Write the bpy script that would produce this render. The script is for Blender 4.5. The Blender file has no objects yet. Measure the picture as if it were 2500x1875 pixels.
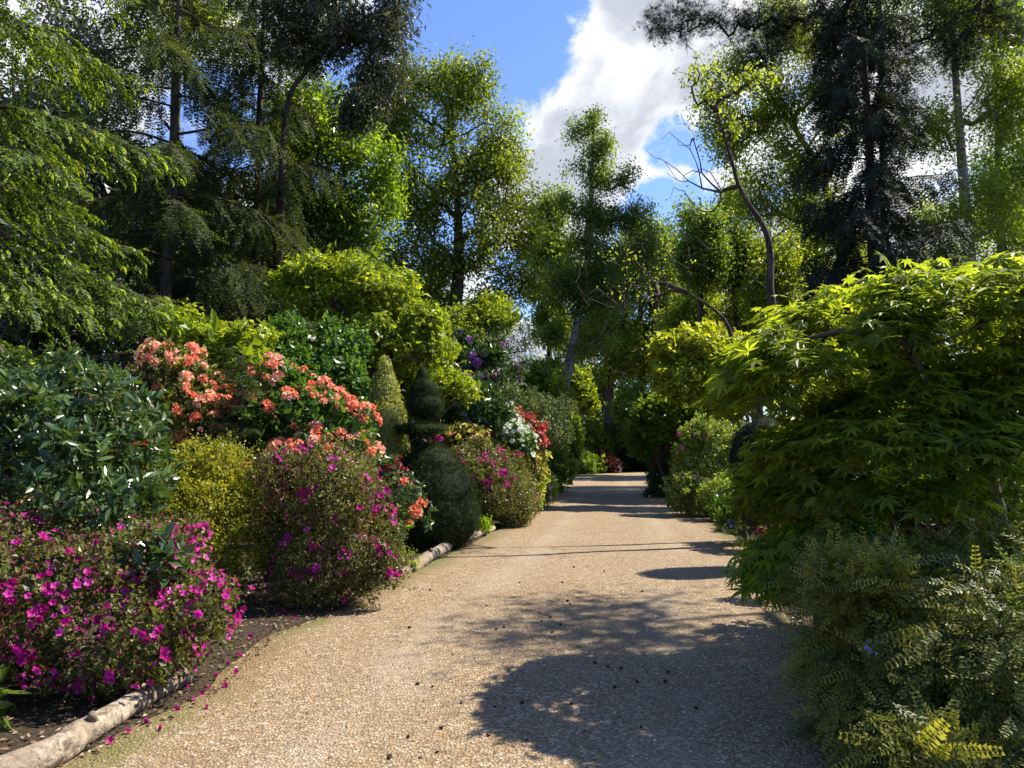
import bpy, math
import numpy as np
from mathutils import Vector, Matrix

# ---------------------------------------------------------------- camera, sky, sun
S = bpy.context.scene
COL = S.collection
F, CX, CY, HOR = 1806.0, 1250.0, 937.5, 1100.0
PITCH = math.atan((HOR - CY) / F)
EYE = np.array([0.0, 0.0, 1.6])
cam = bpy.data.cameras.new('camera')
cam.sensor_width = 36.0
cam.lens = 36.0 * F / 2500.0
cam.clip_start, cam.clip_end = 0.1, 2000.0
camo = bpy.data.objects.new('camera', cam)
camo.location = EYE
camo.rotation_euler = (math.pi / 2 + PITCH, 0, 0)
COL.objects.link(camo)
S.camera = camo

SUN_AZ, SUN_EL = math.radians(70), math.radians(50)
SUN = Vector((math.sin(SUN_AZ) * math.cos(SUN_EL), math.cos(SUN_AZ) * math.cos(SUN_EL), math.sin(SUN_EL)))
sl = bpy.data.lights.new('sun', 'SUN')
sl.energy = 5.0
sl.angle = math.radians(0.55)
sl.color = (1.0, 0.93, 0.80)
so = bpy.data.objects.new('sun', sl)
so.rotation_euler = SUN.to_track_quat('Z', 'Y').to_euler()
so.location = (20, 14, 30)
COL.objects.link(so)

S.view_settings.view_transform = 'Standard'
S.view_settings.look = 'None'
S.view_settings.gamma = 1.0
S.view_settings.use_curve_mapping = False
S.view_settings.exposure = 1.22
S.cycles.max_bounces = 10
S.cycles.diffuse_bounces = 8
S.cycles.transmission_bounces = 8
S.cycles.glossy_bounces = 2
S.cycles.sample_clamp_indirect = 6.0
S.cycles.caustics_reflective = False
S.cycles.caustics_refractive = False


def ray(u, v):
    x, y = (u - CX) / F, (CY - v) / F
    cp, sp = math.cos(PITCH), math.sin(PITCH)
    return np.array([x, cp - y * sp, sp + y * cp])


def P(u, v, Y):
    """world point that stands Y metres ahead and is seen at photo pixel (u, v)"""
    d = ray(u, v)
    return EYE + d * (Y / d[1])


def gx(u, Y):
    return (u - CX) / F * Y


class NT:
    """tiny node-tree helper"""
    def __init__(s, tree):
        s.t = tree
        tree.nodes.clear()

    def n(s, typ, ins=None, **kw):
        nd = s.t.nodes.new(typ)
        for k, v in kw.items():
            setattr(nd, k, v)
        for k, v in (ins or {}).items():
            if hasattr(v, 'is_linked') or hasattr(v, 'links'):
                s.t.links.new(v, nd.inputs[k])
            else:
                nd.inputs[k].default_value = v
        return nd

    def math(s, op, a, b=0.0, c=None):
        ins = {0: a, 1: b}
        if c is not None:
            ins[2] = c
        return s.n('ShaderNodeMath', ins, operation=op).outputs[0]

    def ramp(s, fac, stops, interp='LINEAR'):
        nd = s.n('ShaderNodeValToRGB', {'Fac': fac})
        cr = nd.color_ramp
        cr.interpolation = interp
        while len(cr.elements) < len(stops):
            cr.elements.new(0.5)
        for e, (p, c) in zip(cr.elements, stops):
            e.position = p
            e.color = (*c, 1.0)
        return nd.outputs['Color']

    def mix(s, fac, a, b, blend='MIX'):
        nd = s.n('ShaderNodeMix', data_type='RGBA', blend_type=blend)
        for k, v in ((0, fac), (6, a), (7, b)):
            if hasattr(v, 'is_linked'):
                s.t.links.new(v, nd.inputs[k])
            else:
                nd.inputs[k].default_value = v if k == 0 else (*v[:3], 1.0)
        return nd.outputs[2]

    def noise(s, vec, scale, detail=4.0, rough=0.55, dist=0.0):
        return s.n('ShaderNodeTexNoise', {'Vector': vec, 'Scale': scale, 'Detail': detail, 'Roughness': rough, 'Distortion': dist}).outputs['Fac']

    def smooth(s, v, a, b, lo=0.0, hi=1.0):
        return s.n('ShaderNodeMapRange', {0: v, 1: a, 2: b, 3: lo, 4: hi}, interpolation_type='SMOOTHSTEP').outputs[0]


W = bpy.data.worlds.new('World')
S.world = W
W.use_nodes = True
w = NT(W.node_tree)
sky = w.n('ShaderNodeTexSky', sky_type='NISHITA', sun_disc=False, sun_elevation=SUN_EL, sun_rotation=SUN_AZ,
          altitude=100.0, air_density=1.0, dust_density=0.3, ozone_density=4.0)
dirv = w.n('ShaderNodeTexCoord').outputs['Generated']


def blob(u, v, r, soft=0.15):
    d = ray(u, v)
    d = d / np.linalg.norm(d)
    dp = w.n('ShaderNodeVectorMath', {0: dirv, 1: tuple(d)}, operation='DOT_PRODUCT').outputs['Value']
    a = r / F
    return w.smooth(dp, math.cos(a * 1.5), math.cos(a * soft))


clouds = None
for b in [(1400, 280, 140), (1480, 215, 170), (1560, 330, 150), (1590, 140, 190), (1700, 260, 170), (1640, 420, 75), (1590, 400, 70), (1790, 440, 120), (1860, 170, 300),
          (1720, 480, 70), (1290, 330, 130), (1330, 420, 100), (1350, 560, 170), (1280, 830, 130), (1340, 900, 110), (1200, 760, 150), (2150, 400, 320), (2450, 650, 300),
          (430, 60, 300), (200, 250, 200), (560, 500, 110), (900, 20, 45), (60, 500, 240), (1900, 690, 160)]:
    x = blob(*b)
    clouds = x if clouds is None else w.math('MAXIMUM', clouds, x)
clear = None
for b in [(1150, 60, 190), (1080, 130, 170), (1635, 350, 62), (1730, 350, 60), (1660, 560, 110), (1290, 700, 70), (1230, 120, 110), (560, 380, 150), (1600, 490, 60), (950, 180, 120), (1560, 640, 120)]:
    x = blob(*b)
    clear = x if clear is None else w.math('MAXIMUM', clear, x)
fbm = w.noise(dirv, 8.5, 10.0, 0.62, 0.35)
big = w.noise(dirv, 3.1, 4.0, 0.55)
dens = w.math('MULTIPLY_ADD', clouds, 0.54, w.math('MULTIPLY_ADD', fbm, 1.5, -0.75))
dens = w.math('ADD', dens, w.math('MULTIPLY_ADD', big, 0.8, -0.40))
dens = w.math('MULTIPLY_ADD', clear, -0.34, dens)
mask = w.smooth(dens, 0.20, 0.42)
grey = w.noise(dirv, 6.5, 6.0, 0.5, 0.4)
gfac = w.smooth(w.math('MULTIPLY_ADD', grey, 1.3, w.math('MULTIPLY', dens, 0.55)), 0.74, 1.10)
cl = w.mix(gfac, (6.4, 6.5, 6.7), (3.3, 3.55, 4.1))
blue = w.mix(1.0, sky.outputs['Color'], (1.08, 1.14, 1.42), 'MULTIPLY')
skyc = w.mix(mask, blue, cl)
bg = w.n('ShaderNodeBackground', {'Color': skyc, 'Strength': 0.08})
w.t.links.new(bg.outputs[0], w.n('ShaderNodeOutputWorld').inputs['Surface'])

# ---------------------------------------------------------------- helpers
rng = np.random.default_rng(11)


def unit(a):
    return a / np.maximum(np.linalg.norm(a, axis=-1, keepdims=True), 1e-9)


def mesh(name, v, t, tint=None, mi=None, mats=(), smooth=False):
    me = bpy.data.meshes.new(name)
    v = np.asarray(v, np.float32)
    t = np.asarray(t, np.int32)
    me.vertices.add(len(v))
    me.vertices.foreach_set('co', v.ravel())
    me.loops.add(t.size)
    me.loops.foreach_set('vertex_index', t.ravel())
    me.polygons.add(len(t))
    me.polygons.foreach_set('loop_start', np.arange(0, t.size, 3, dtype=np.int32))
    if mi is not None:
        me.polygons.foreach_set('material_index', np.asarray(mi, np.int32))
    me.polygons.foreach_set('use_smooth', np.full(len(t), smooth))
    if tint is not None:
        a = me.attributes.new('tint', 'FLOAT', 'POINT')
        a.data.foreach_set('value', np.asarray(tint, np.float32))
    for m in mats:
        me.materials.append(m)
    me.update(calc_edges=True)
    return me


class G:
    """collects triangle soups and links them as ONE object"""
    def __init__(s):
        s.v, s.t, s.c, s.m, s.n = [], [], [], [], 0

    def add(s, v, t, c=0.5, m=0):
        v = np.asarray(v)
        t = np.asarray(t)
        s.v.append(v)
        s.t.append(t + s.n)
        s.c.append(np.broadcast_to(np.asarray(c, float), (len(v),)))
        s.m.append(np.broadcast_to(np.asarray(m), (len(t),)))
        s.n += len(v)
        return s

    def build(s, name, mats, parent=None, smooth=False, kind=None):
        if not s.v:
            return None
        if not isinstance(mats, (list, tuple)):
            mats = [mats]
        v = np.concatenate(s.v)
        if parent is not None:
            v = v - np.array(root_of(parent))
        me = mesh(name, v, np.concatenate(s.t), np.concatenate(s.c), np.concatenate(s.m), mats, smooth)
        return put(name, me, parent, kind)


LOC = {}


def root_of(o):
    return LOC[o.name]


def put(name, me, parent=None, kind=None, mat=None):
    o = bpy.data.objects.new(name, me)
    COL.objects.link(o)
    LOC[o.name] = (0, 0, 0)
    if parent is not None:
        o.parent = parent
        LOC[o.name] = LOC[parent.name]
    if mat is not None:
        o.matrix_local = mat
    if kind:
        o['kind'] = kind
    return o


def tag(o, label, cat, group=None):
    o['label'] = label
    o['category'] = cat
    if group:
        o['group'] = group
    return o


def thing(name, label, cat, loc, group=None):
    o = bpy.data.objects.new(name, None)
    o.empty_display_size = 0.2
    o.location = loc
    COL.objects.link(o)
    LOC[o.name] = tuple(loc)
    return tag(o, label, cat, group)


def sines(p, freq, seed):
    r = np.random.default_rng(seed)
    out = 0
    for k in range(5):
        q = r.normal(size=3) * freq * (1 + .5 * k)
        out = out + np.sin(p @ q + r.uniform(0, 6.28)) / (1 + .4 * k)
    return out / 2.2


def tubes(a, b, ra, rb, sides=5):
    """frustums between points a and b (arrays)"""
    a, b = np.atleast_2d(a), np.atleast_2d(b)
    d = unit(b - a)
    ref = np.where(np.abs(d[:, 2:3]) > .9, [[1., 0, 0]], [[0, 0, 1.]])
    e1 = unit(np.cross(d, ref))
    e2 = np.cross(d, e1)
    an = np.arange(sides) / sides * 2 * math.pi
    ring = e1[:, None] * np.cos(an)[None, :, None] + e2[:, None] * np.sin(an)[None, :, None]
    va = a[:, None] + ring * np.asarray(ra)[:, None, None]
    vb = b[:, None] + ring * np.asarray(rb)[:, None, None]
    v = np.concatenate([va, vb], 1).reshape(-1, 3)
    i = np.arange(sides)
    j = (i + 1) % sides
    tri = np.concatenate([np.stack([i, j, j + sides], 1), np.stack([i, j + sides, i + sides], 1)])
    t = (np.arange(len(a))[:, None, None] * 2 * sides + tri[None]).reshape(-1, 3)
    return v, t


def polytube(g, pts, r0, r1, sides=7, c=.5, m=0, wob=0.0):
    """one continuous tapering tube along a polyline"""
    pts = np.asarray(pts, float)
    n = len(pts)
    rad = np.linspace(r0, r1, n) if np.isscalar(r1) else np.asarray(r1)
    tan = unit(np.gradient(pts, axis=0))
    ref = np.array([0.31, 0.95, 0.05]) if abs(tan[0, 2]) > .7 else np.array([0, 0, 1.])
    e1 = unit(np.cross(tan, ref))
    e2 = np.cross(tan, e1)
    an = np.arange(sides) / sides * 2 * math.pi
    rr = rad[:, None] * (1 + wob * rng.normal(size=(n, sides)))
    v = pts[:, None] + (e1[:, None] * np.cos(an)[None, :, None] + e2[:, None] * np.sin(an)[None, :, None]) * rr[:, :, None]
    v = v.reshape(-1, 3)
    i = np.arange(sides)
    j = (i + 1) % sides
    tr = []
    for k in range(n - 1):
        a, b = k * sides, (k + 1) * sides
        tr.append(np.stack([a + i, a + j, b + j], 1))
        tr.append(np.stack([a + i, b + j, b + i], 1))
    cap = len(v)
    v = np.concatenate([v, pts[:1], pts[-1:]])
    tr.append(np.stack([j, i, np.full(sides, cap)], 1))
    tr.append(np.stack([(n - 1) * sides + i, (n - 1) * sides + j, np.full(sides, cap + 1)], 1))
    g.add(v, np.concatenate(tr), c, m)


def spline(pts, n):
    """smooth resampling of a polyline (Catmull-Rom)"""
    p = np.asarray(pts, float)
    p = np.concatenate([2 * p[:1] - p[1:2], p, 2 * p[-1:] - p[-2:-1]])
    k = len(p) - 3
    out = []
    for s in np.linspace(0, k - 1e-6, n):
        i = int(s)
        f = s - i
        a, b, c, d = p[i:i + 4]
        out.append(.5 * (2 * b + (c - a) * f + (2 * a - 5 * b + 4 * c - d) * f * f + (3 * b - a - 3 * c + d) * f ** 3))
    return np.array(out)


# leaf templates: (verts, tris, tint offset per vertex); length 1 along +Y, face +Z
def tpl(v, t, c=None):
    v = np.array(v, float)
    return v, np.array(t), (np.zeros(len(v)) if c is None else np.array(c, float))


def leaf4(wd=.28, fold=.07, droop=.08):
    return tpl([(0, 0, 0), (-wd, .45, fold), (0, 1, -droop), (wd, .45, fold)], [(0, 2, 1), (0, 3, 2)])


def leaf8(wd=.16, droop=.12):
    return tpl([(0, 0, 0), (-wd * .9, .28, .03), (-wd, .65, -.02), (0, 1, -droop), (wd, .65, -.02), (wd * .9, .28, .03), (0, .33, -.02), (0, .68, -.06)],
               [(0, 6, 1), (1, 6, 7), (1, 7, 2), (2, 7, 3), (3, 7, 4), (4, 7, 5), (5, 7, 6), (5, 6, 0)])


def palmate(lobes=7, spread=125, wd=.105, droop=.22):
    v, t = [(0, 0, 0)], []
    for k in range(lobes):
        a = math.radians(-spread + 2 * spread * k / (lobes - 1))
        L = 1.0 - .55 * abs(a / math.radians(spread)) ** 1.6
        d, s = np.array([math.sin(a), math.cos(a)]), np.array([math.cos(a), -math.sin(a)])
        b = len(v)
        for l, q in ((.42, -wd), (1, 0), (.42, wd)):
            p = d * l * L + s * q * L * 1.3
            v.append((p[0], p[1], -droop * (l * L) ** 2 + (.03 if q else 0)))
        t += [(0, b + 1, b), (0, b + 2, b + 1)]
    return tpl(v, t)


def flower(pet=5, tilt=50, wd=.34, inner=.0, throat=.0):
    """open bloom, axis +Z; petals of length 1"""
    v, t, c = [(0, 0, 0)], [], [throat]
    for k in range(pet):
        a = 2 * math.pi * k / pet
        d, s = np.array([math.cos(a), math.sin(a), 0]), np.array([-math.sin(a), math.cos(a), 0])
        z = np.array([0, 0, 1.])
        ti = math.radians(tilt)
        up, out = math.cos(ti), math.sin(ti)
        b = len(v)
        for q in (d * out * .55 + z * up * .62 - s * wd, d * out * .98 + z * up * .75 - s * wd * .5, d * out + z * up * .7 + s * wd * .5, d * out * .55 + z * up * .62 + s * wd):
            v.append(tuple(q))
            c.append(0)
        t += [(0, b + 1, b), (0, b + 2, b + 1), (0, b + 3, b + 2)]
    return tpl(v, t, c)


def needle_twig(n=7, ln=.34, wd=.035, ang=50, tip=0.0, flat=.25):
    """feathery twig: axis along +Y with needle pairs"""
    v = [(-.012, 0, 0), (.012, 0, 0), (0, 1, -.05)]
    t = [(0, 1, 2)]
    c = [-.2, -.2, 0]
    a = math.radians(ang)
    for k in range(n):
        y = .06 + .92 * k / (n - 1)
        L = ln * (1 - .55 * (k / (n - 1)) ** 2)
        for s in (-1, 1):
            b = len(v)
            o = np.array([0, y, -.05 * y * y])
            d = np.array([s * math.sin(a), math.cos(a), flat * math.sin(k * 2.4 + s)])
            q = np.array([math.cos(a), -s * math.sin(a), 0]) * wd * s
            v += [tuple(o - q), tuple(o + d * L + q * .3), tuple(o + d * L * .5 + q * 1.6)]
            v[-2] = tuple(o + d * L)
            t.append((b, b + 1, b + 2))
            e = tip * y
            c += [e - .1, e + .15, e]
    return tpl(v, t, c)


def drip(n=4, seg=3):
    """drooping soft shoot: crossed curved strips"""
    v, t, c = [], [], []
    for q in range(2):
        b = len(v)
        for k in range(seg + 1):
            s = k / seg
            wd = .17 * math.sin(math.pi * (.18 + .72 * s))
            y, z = math.sin(s * 1.35) * .74, -(1 - math.cos(s * 1.5)) * .6
            w_ = np.array([wd, 0, 0]) if q == 0 else np.array([0, -z * .3 * wd, wd * .8])
            v += [tuple(np.array([0, y, z]) - w_), tuple(np.array([0, y, z]) + w_)]
            c += [s * .4 - .1] * 2
        for k in range(seg):
            i = b + 2 * k
            t += [(i, i + 1, i + 3), (i, i + 3, i + 2)]
    return tpl(v, t, c)


def tuft(n=14, ln=1.0, spread=65, wd=.012):
    v, t = [], []
    r = np.random.default_rng(3)
    for k in range(n):
        a, e = r.uniform(0, 6.28), math.radians(spread) * math.sqrt(r.uniform(.02, 1))
        d = np.array([math.sin(e) * math.cos(a), math.cos(e), math.sin(e) * math.sin(a)])
        s = unit(np.cross(d, r.normal(size=3))) * wd
        b = len(v)
        v += [tuple(-s), tuple(s), tuple(d * ln * r.uniform(.7, 1))]
        t.append((b, b + 1, b + 2))
    return tpl(v, t)


def frond(pairs=6):
    """flat spray: stem with needle twigs on both sides"""
    tw = needle_twig(5, .30, .055, 50, .1)
    vs, ts, cs, n = [], [], [], 0
    def addt(base, d, L, nz):
        nonlocal n
        d = unit(np.array(d, float))
        nrm = np.array(nz, float)
        s = unit(np.cross(d, nrm))
        nn = np.cross(s, d)
        v = np.array(base) + L * (tw[0][:, :1] * s + tw[0][:, 1:2] * d + tw[0][:, 2:] * nn)
        vs.append(v)
        ts.append(tw[1] + n)
        cs.append(tw[2] + base[1] * .25)
        n += len(v)
    for k in range(pairs):
        y = .1 + .75 * k / (pairs - 1)
        for sgn in (-1, 1):
            addt((0, y, -.22 * y * y), (sgn * .85, .62, -.18), .42 * (1 - .55 * y), (.1 * sgn, 0, 1))
    addt((0, .62, -.1), (0, 1, -.35), .42, (0, 0, 1))
    addt((0, .1, 0), (0, 1, -.15), .55, (0, 0, 1))
    return tpl(np.concatenate(vs), np.concatenate(ts), np.concatenate(cs))


def frames(d, n):
    d = unit(d)
    s = unit(np.cross(d, n))
    return s, d, np.cross(s, d)


def scatter(g, T, pos, d, n, size, tint, m=0):
    s, d, n = frames(d, n)
    v, t, c = T
    size = np.broadcast_to(np.asarray(size, float), (len(pos),))
    V = pos[:, None] + size[:, None, None] * (v[None, :, :1] * s[:, None] + v[None, :, 1:2] * d[:, None] + v[None, :, 2:] * n[:, None])
    tt = (np.arange(len(pos))[:, None, None] * len(v) + t[None]).reshape(-1, 3)
    C = np.clip(np.broadcast_to(np.asarray(tint), (len(pos),))[:, None] + c[None], 0, 1)
    g.add(V.reshape(-1, 3), tt, C.reshape(-1), m)


def mats4(pos, d, n, size, root):
    s, d, n = frames(d, n)
    out = []
    r = np.array(root)
    for i in range(len(pos)):
        k = size[i]
        M = Matrix(((s[i, 0] * k, d[i, 0] * k, n[i, 0] * k, pos[i, 0] - r[0]), (s[i, 1] * k, d[i, 1] * k, n[i, 1] * k, pos[i, 1] - r[1]),
                    (s[i, 2] * k, d[i, 2] * k, n[i, 2] * k, pos[i, 2] - r[2]), (0, 0, 0, 1)))
        out.append(M)
    return out


TPLMESH = {}


def pieces(parent, name, T, key, mat, pos, d, n, size, tint, most=300, rest='foliage', kindrest='stuff', smooth=False):
    """leaves or blooms: the MOST that show largest as parts of their own, the others joined"""
    dist = np.linalg.norm(pos - EYE, axis=1) / size
    px = EYE + 0
    rel = pos - px
    fwd = rel[:, 1] * math.cos(PITCH) + rel[:, 2] * math.sin(PITCH)
    upv = -rel[:, 1] * math.sin(PITCH) + rel[:, 2] * math.cos(PITCH)
    inside = (np.abs(rel[:, 0] / fwd) < .70) & (np.abs(upv / fwd) < .525)
    order = np.argsort(dist + np.where(inside, 0, 1e6))
    top = order[:most]
    oth = order[most:]
    ms = []
    for q in (.2, .5, .8):
        k = (key, q)
        if k not in TPLMESH:
            TPLMESH[k] = mesh(name, T[0], T[1], np.clip(T[2] + q, 0, 1), None, [mat], smooth)
        ms.append(TPLMESH[k])
    for M, q in zip(mats4(pos[top], d[top], n[top], np.broadcast_to(size, len(pos))[top], LOC[parent.name]), tint[top]):
        put(name, ms[0 if q < .35 else 1 if q < .65 else 2], parent, None, M)
    if len(oth):
        g = G()
        scatter(g, T, pos[oth], d[oth], n[oth], np.broadcast_to(size, len(pos))[oth], tint[oth])
        g.build(rest, mat, parent, smooth, kindrest)


# ---------------------------------------------------------------- materials
def leafmat(name, dark, mid, light, trans=.4, gloss=.42, tcol=(1.5, 1.5, .5), spec=.35):
    m = bpy.data.materials.new(name)
    m.use_nodes = True
    q = NT(m.node_tree)
    a = q.n('ShaderNodeAttribute', attribute_name='tint').outputs['Fac']
    pos = q.n('ShaderNodeNewGeometry').outputs['Position']
    a = q.math('ADD', a, q.math('MULTIPLY_ADD', q.noise(pos, 2.2, 2.0), .6, -.3))
    c = q.ramp(a, [(.12, dark), (.5, mid), (.88, light)])
    p = q.n('ShaderNodeBsdfPrincipled', {'Base Color': c, 'Roughness': gloss, 'Specular IOR Level': spec})
    t = q.n('ShaderNodeBsdfTranslucent', {'Color': q.mix(1.0, c, tcol, 'MULTIPLY')})
    o = q.n('ShaderNodeMixShader', {0: trans, 1: p.outputs[0], 2: t.outputs[0]})
    q.t.links.new(o.outputs[0], q.n('ShaderNodeOutputMaterial').inputs['Surface'])
    return m


def barkmat(name, a, b, scale=9.0, stretch=(1, 1, .25), bump=.5, third=None):
    m = bpy.data.materials.new(name)
    m.use_nodes = True
    q = NT(m.node_tree)
    pos = q.n('ShaderNodeNewGeometry').outputs['Position']
    mp = q.n('ShaderNodeMapping', {'Vector': pos, 'Scale': stretch}).outputs[0]
    n1 = q.noise(mp, scale, 6.0, .65, .6)
    n2 = q.noise(pos, 1.3, 3.0)
    c = q.ramp(n1, [(.36, a), (.62, b)])
    if third:
        c = q.mix(q.smooth(n2, .45, .65), c, third)
    p = q.n('ShaderNodeBsdfPrincipled', {'Base Color': c, 'Roughness': .85, 'Specular IOR Level': .2})
    bp = q.n('ShaderNodeBump', {'Height': n1, 'Strength': bump, 'Distance': .03})
    q.t.links.new(bp.outputs[0], p.inputs['Normal'])
    q.t.links.new(p.outputs[0], q.n('ShaderNodeOutputMaterial').inputs['Surface'])
    return m


BARK = barkmat('bark', (.020, .016, .011), (.085, .068, .050))
BARKG = barkmat('grey_bark', (.06, .05, .04), (.20, .175, .145))
BIRCH = barkmat('birch_bark', (.05, .042, .035), (.34, .30, .25), 5.0, (1, 1, 2.2), .4)
LOGM = barkmat('weathered_log', (.085, .06, .04), (.42, .345, .25), 17.0, (1, 1, 1), 1.0, (.24, .185, .125))
LOGD = barkmat('damp_log', (.10, .07, .045), (.26, .20, .14), 14.0, (1, 1, 1), .6)  # darker brown wood for the short log, the stub and the knots
TWIG = barkmat('twig_bark', (.035, .024, .016), (.13, .09, .06), 20.0)
DEADM = barkmat('bare_twig_bark', (.05, .042, .032), (.17, .145, .115), 20.0)

M = {}
def lm(k, *a, **kw):
    M[k] = leafmat(k + '_leaf', *a, **kw)
lm('spruce_new', (.10, .145, .012), (.20, .28, .022), (.36, .44, .035), trans=.52, tcol=(1.6, 1.5, .5))
lm('spruce_old', (.024, .042, .012), (.048, .080, .018), (.09, .135, .025), trans=.3, gloss=.6, spec=.25)
lm('dark_spruce', (.022, .034, .010), (.050, .068, .018), (.10, .125, .028), trans=.38, gloss=.65, spec=.2)
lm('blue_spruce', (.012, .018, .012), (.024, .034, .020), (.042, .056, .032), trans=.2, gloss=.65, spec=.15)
lm('willow', (.040, .048, .024), (.078, .088, .042), (.15, .155, .085), trans=.35, gloss=.35, tcol=(1.3, 1.3, .7))
lm('beech', (.060, .105, .010), (.125, .20, .018), (.21, .30, .030), trans=.58, tcol=(1.9, 1.8, .5))
lm('oak', (.075, .105, .012), (.15, .185, .022), (.25, .28, .035), trans=.56, tcol=(1.7, 1.75, .5))
lm('birch', (.060, .098, .016), (.118, .175, .030), (.19, .25, .05), trans=.57, tcol=(1.9, 1.8, .6))
lm('spring', (.09, .13, .014), (.175, .235, .026), (.28, .34, .045), trans=.58, tcol=(1.9, 1.75, .5))
lm('wood', (.060, .098, .014), (.118, .178, .024), (.19, .26, .036), trans=.57, tcol=(2.0, 1.85, .55))
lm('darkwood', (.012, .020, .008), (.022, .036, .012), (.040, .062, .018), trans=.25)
lm('gold', (.17, .19, .014), (.33, .375, .03), (.48, .50, .055), trans=.56, tcol=(1.45, 1.4, .5))
lm('gold_acer', (.10, .145, .014), (.245, .31, .026), (.42, .47, .045), trans=.54, tcol=(1.5, 1.45, .5))
lm('lime_acer', (.065, .125, .010), (.14, .235, .014), (.23, .34, .024), trans=.6, tcol=(1.8, 1.65, .45))
lm('deep_acer', (.070, .105, .014), (.135, .19, .022), (.215, .285, .034), trans=.70, tcol=(2.1, 1.85, .6))
lm('rhodo', (.030, .058, .015), (.056, .100, .027), (.095, .15, .042), trans=.25, gloss=.29, spec=.5)
lm('azalea', (.055, .055, .018), (.115, .118, .030), (.21, .22, .050), trans=.42, gloss=.4)
lm('azalea_red', (.075, .045, .018), (.15, .085, .036), (.19, .16, .045), trans=.4)
lm('spirea', (.16, .165, .018), (.32, .315, .03), (.50, .47, .05), trans=.52, tcol=(1.35, 1.35, .5))
lm('hazel', (.038, .085, .014), (.075, .155, .026), (.125, .22, .040), trans=.45, gloss=.35)
lm('variegated', (.15, .165, .04), (.33, .34, .085), (.55, .55, .18), trans=.45)
lm('yew', (.010, .018, .006), (.026, .042, .010), (.085, .105, .022), trans=.2, gloss=.75, spec=.12)
lm('yewball', (.010, .016, .008), (.018, .028, .012), (.034, .046, .018), trans=.12, gloss=.7, spec=.12)
lm('euonymus', (.10, .14, .026), (.20, .26, .045), (.38, .43, .11), trans=.48, gloss=.35)
lm('juniper', (.036, .058, .016), (.085, .115, .026), (.22, .215, .042), trans=.42, gloss=.5, spec=.3)
lm('grass', (.05, .09, .016), (.10, .16, .028), (.17, .24, .05), trans=.4)
lm('yellow_grass', (.16, .19, .014), (.30, .33, .025), (.42, .42, .05), trans=.45)
lm('cotoneaster', (.035, .058, .02), (.075, .105, .04), (.24, .25, .15), trans=.38)
lm('yellowtip', (.05, .065, .014), (.12, .13, .022), (.30, .29, .06), trans=.35)
lm('copper', (.035, .014, .012), (.060, .020, .018), (.10, .034, .024), trans=.35, tcol=(1.5, .9, .6))
lm('magenta', (.30, .006, .12), (.54, .016, .30), (.74, .10, .50), trans=.45, tcol=(1.25, .8, 1.15), gloss=.5, spec=.2)
lm('bud', (.12, .006, .03), (.20, .012, .05), (.26, .05, .06), trans=.3, tcol=(1.2, .7, .8))
lm('orange', (.76, .23, .12), (.84, .38, .24), (.87, .58, .43), trans=.38, tcol=(1.15, .9, .8), gloss=.5, spec=.2)
lm('crimson', (.20, .006, .018), (.36, .012, .030), (.50, .03, .05), trans=.3, tcol=(1.2, .7, .7))
lm('redaz', (.40, .03, .03), (.58, .06, .05), (.66, .13, .10), trans=.35, tcol=(1.1, .8, .8))
lm('whitefl', (.55, .58, .42), (.72, .73, .60), (.80, .80, .74), trans=.3, tcol=(1, 1, .95))
lm('yellowfl', (.55, .46, .05), (.68, .60, .12), (.76, .70, .30), trans=.35, tcol=(1.1, 1.05, .7))
lm('pink', (.48, .10, .19), (.62, .20, .32), (.72, .38, .46), trans=.35, tcol=(1.1, .9, .95))
lm('palepink', (.50, .26, .33), (.64, .38, .44), (.74, .55, .58), trans=.3, tcol=(1.05, .95, .95))
lm('mauve', (.20, .07, .24), (.33, .13, .36), (.44, .24, .46), trans=.3, tcol=(1.1, .8, 1.1))
lm('bluefl', (.12, .13, .40), (.22, .24, .60), (.45, .5, .75), trans=.3, tcol=(.9, .9, 1.1))
lm('seedhead', (.16, .10, .07), (.27, .18, .13), (.38, .27, .21), trans=.25, tcol=(1, .9, .8))

# ---------------------------------------------------------------- ground and drive
def soilmat():
    m = bpy.data.materials.new('garden_soil')
    m.use_nodes = True
    q = NT(m.node_tree)
    pos = q.n('ShaderNodeNewGeometry').outputs['Position']
    n1 = q.noise(pos, 38.0, 8.0, .7)
    n2 = q.noise(pos, 1.1, 4.0)
    c = q.ramp(n1, [(.3, (.018, .013, .009)), (.52, (.055, .040, .026)), (.72, (.13, .10, .065))])
    c = q.mix(q.smooth(n2, .52, .7, 0, .6), c, (.035, .05, .014))
    p = q.n('ShaderNodeBsdfPrincipled', {'Base Color': c, 'Roughness': .95, 'Specular IOR Level': .1})
    bp = q.n('ShaderNodeBump', {'Height': n1, 'Strength': .8, 'Distance': .03})
    q.t.links.new(bp.outputs[0], p.inputs['Normal'])
    q.t.links.new(p.outputs[0], q.n('ShaderNodeOutputMaterial').inputs['Surface'])
    return m


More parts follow.
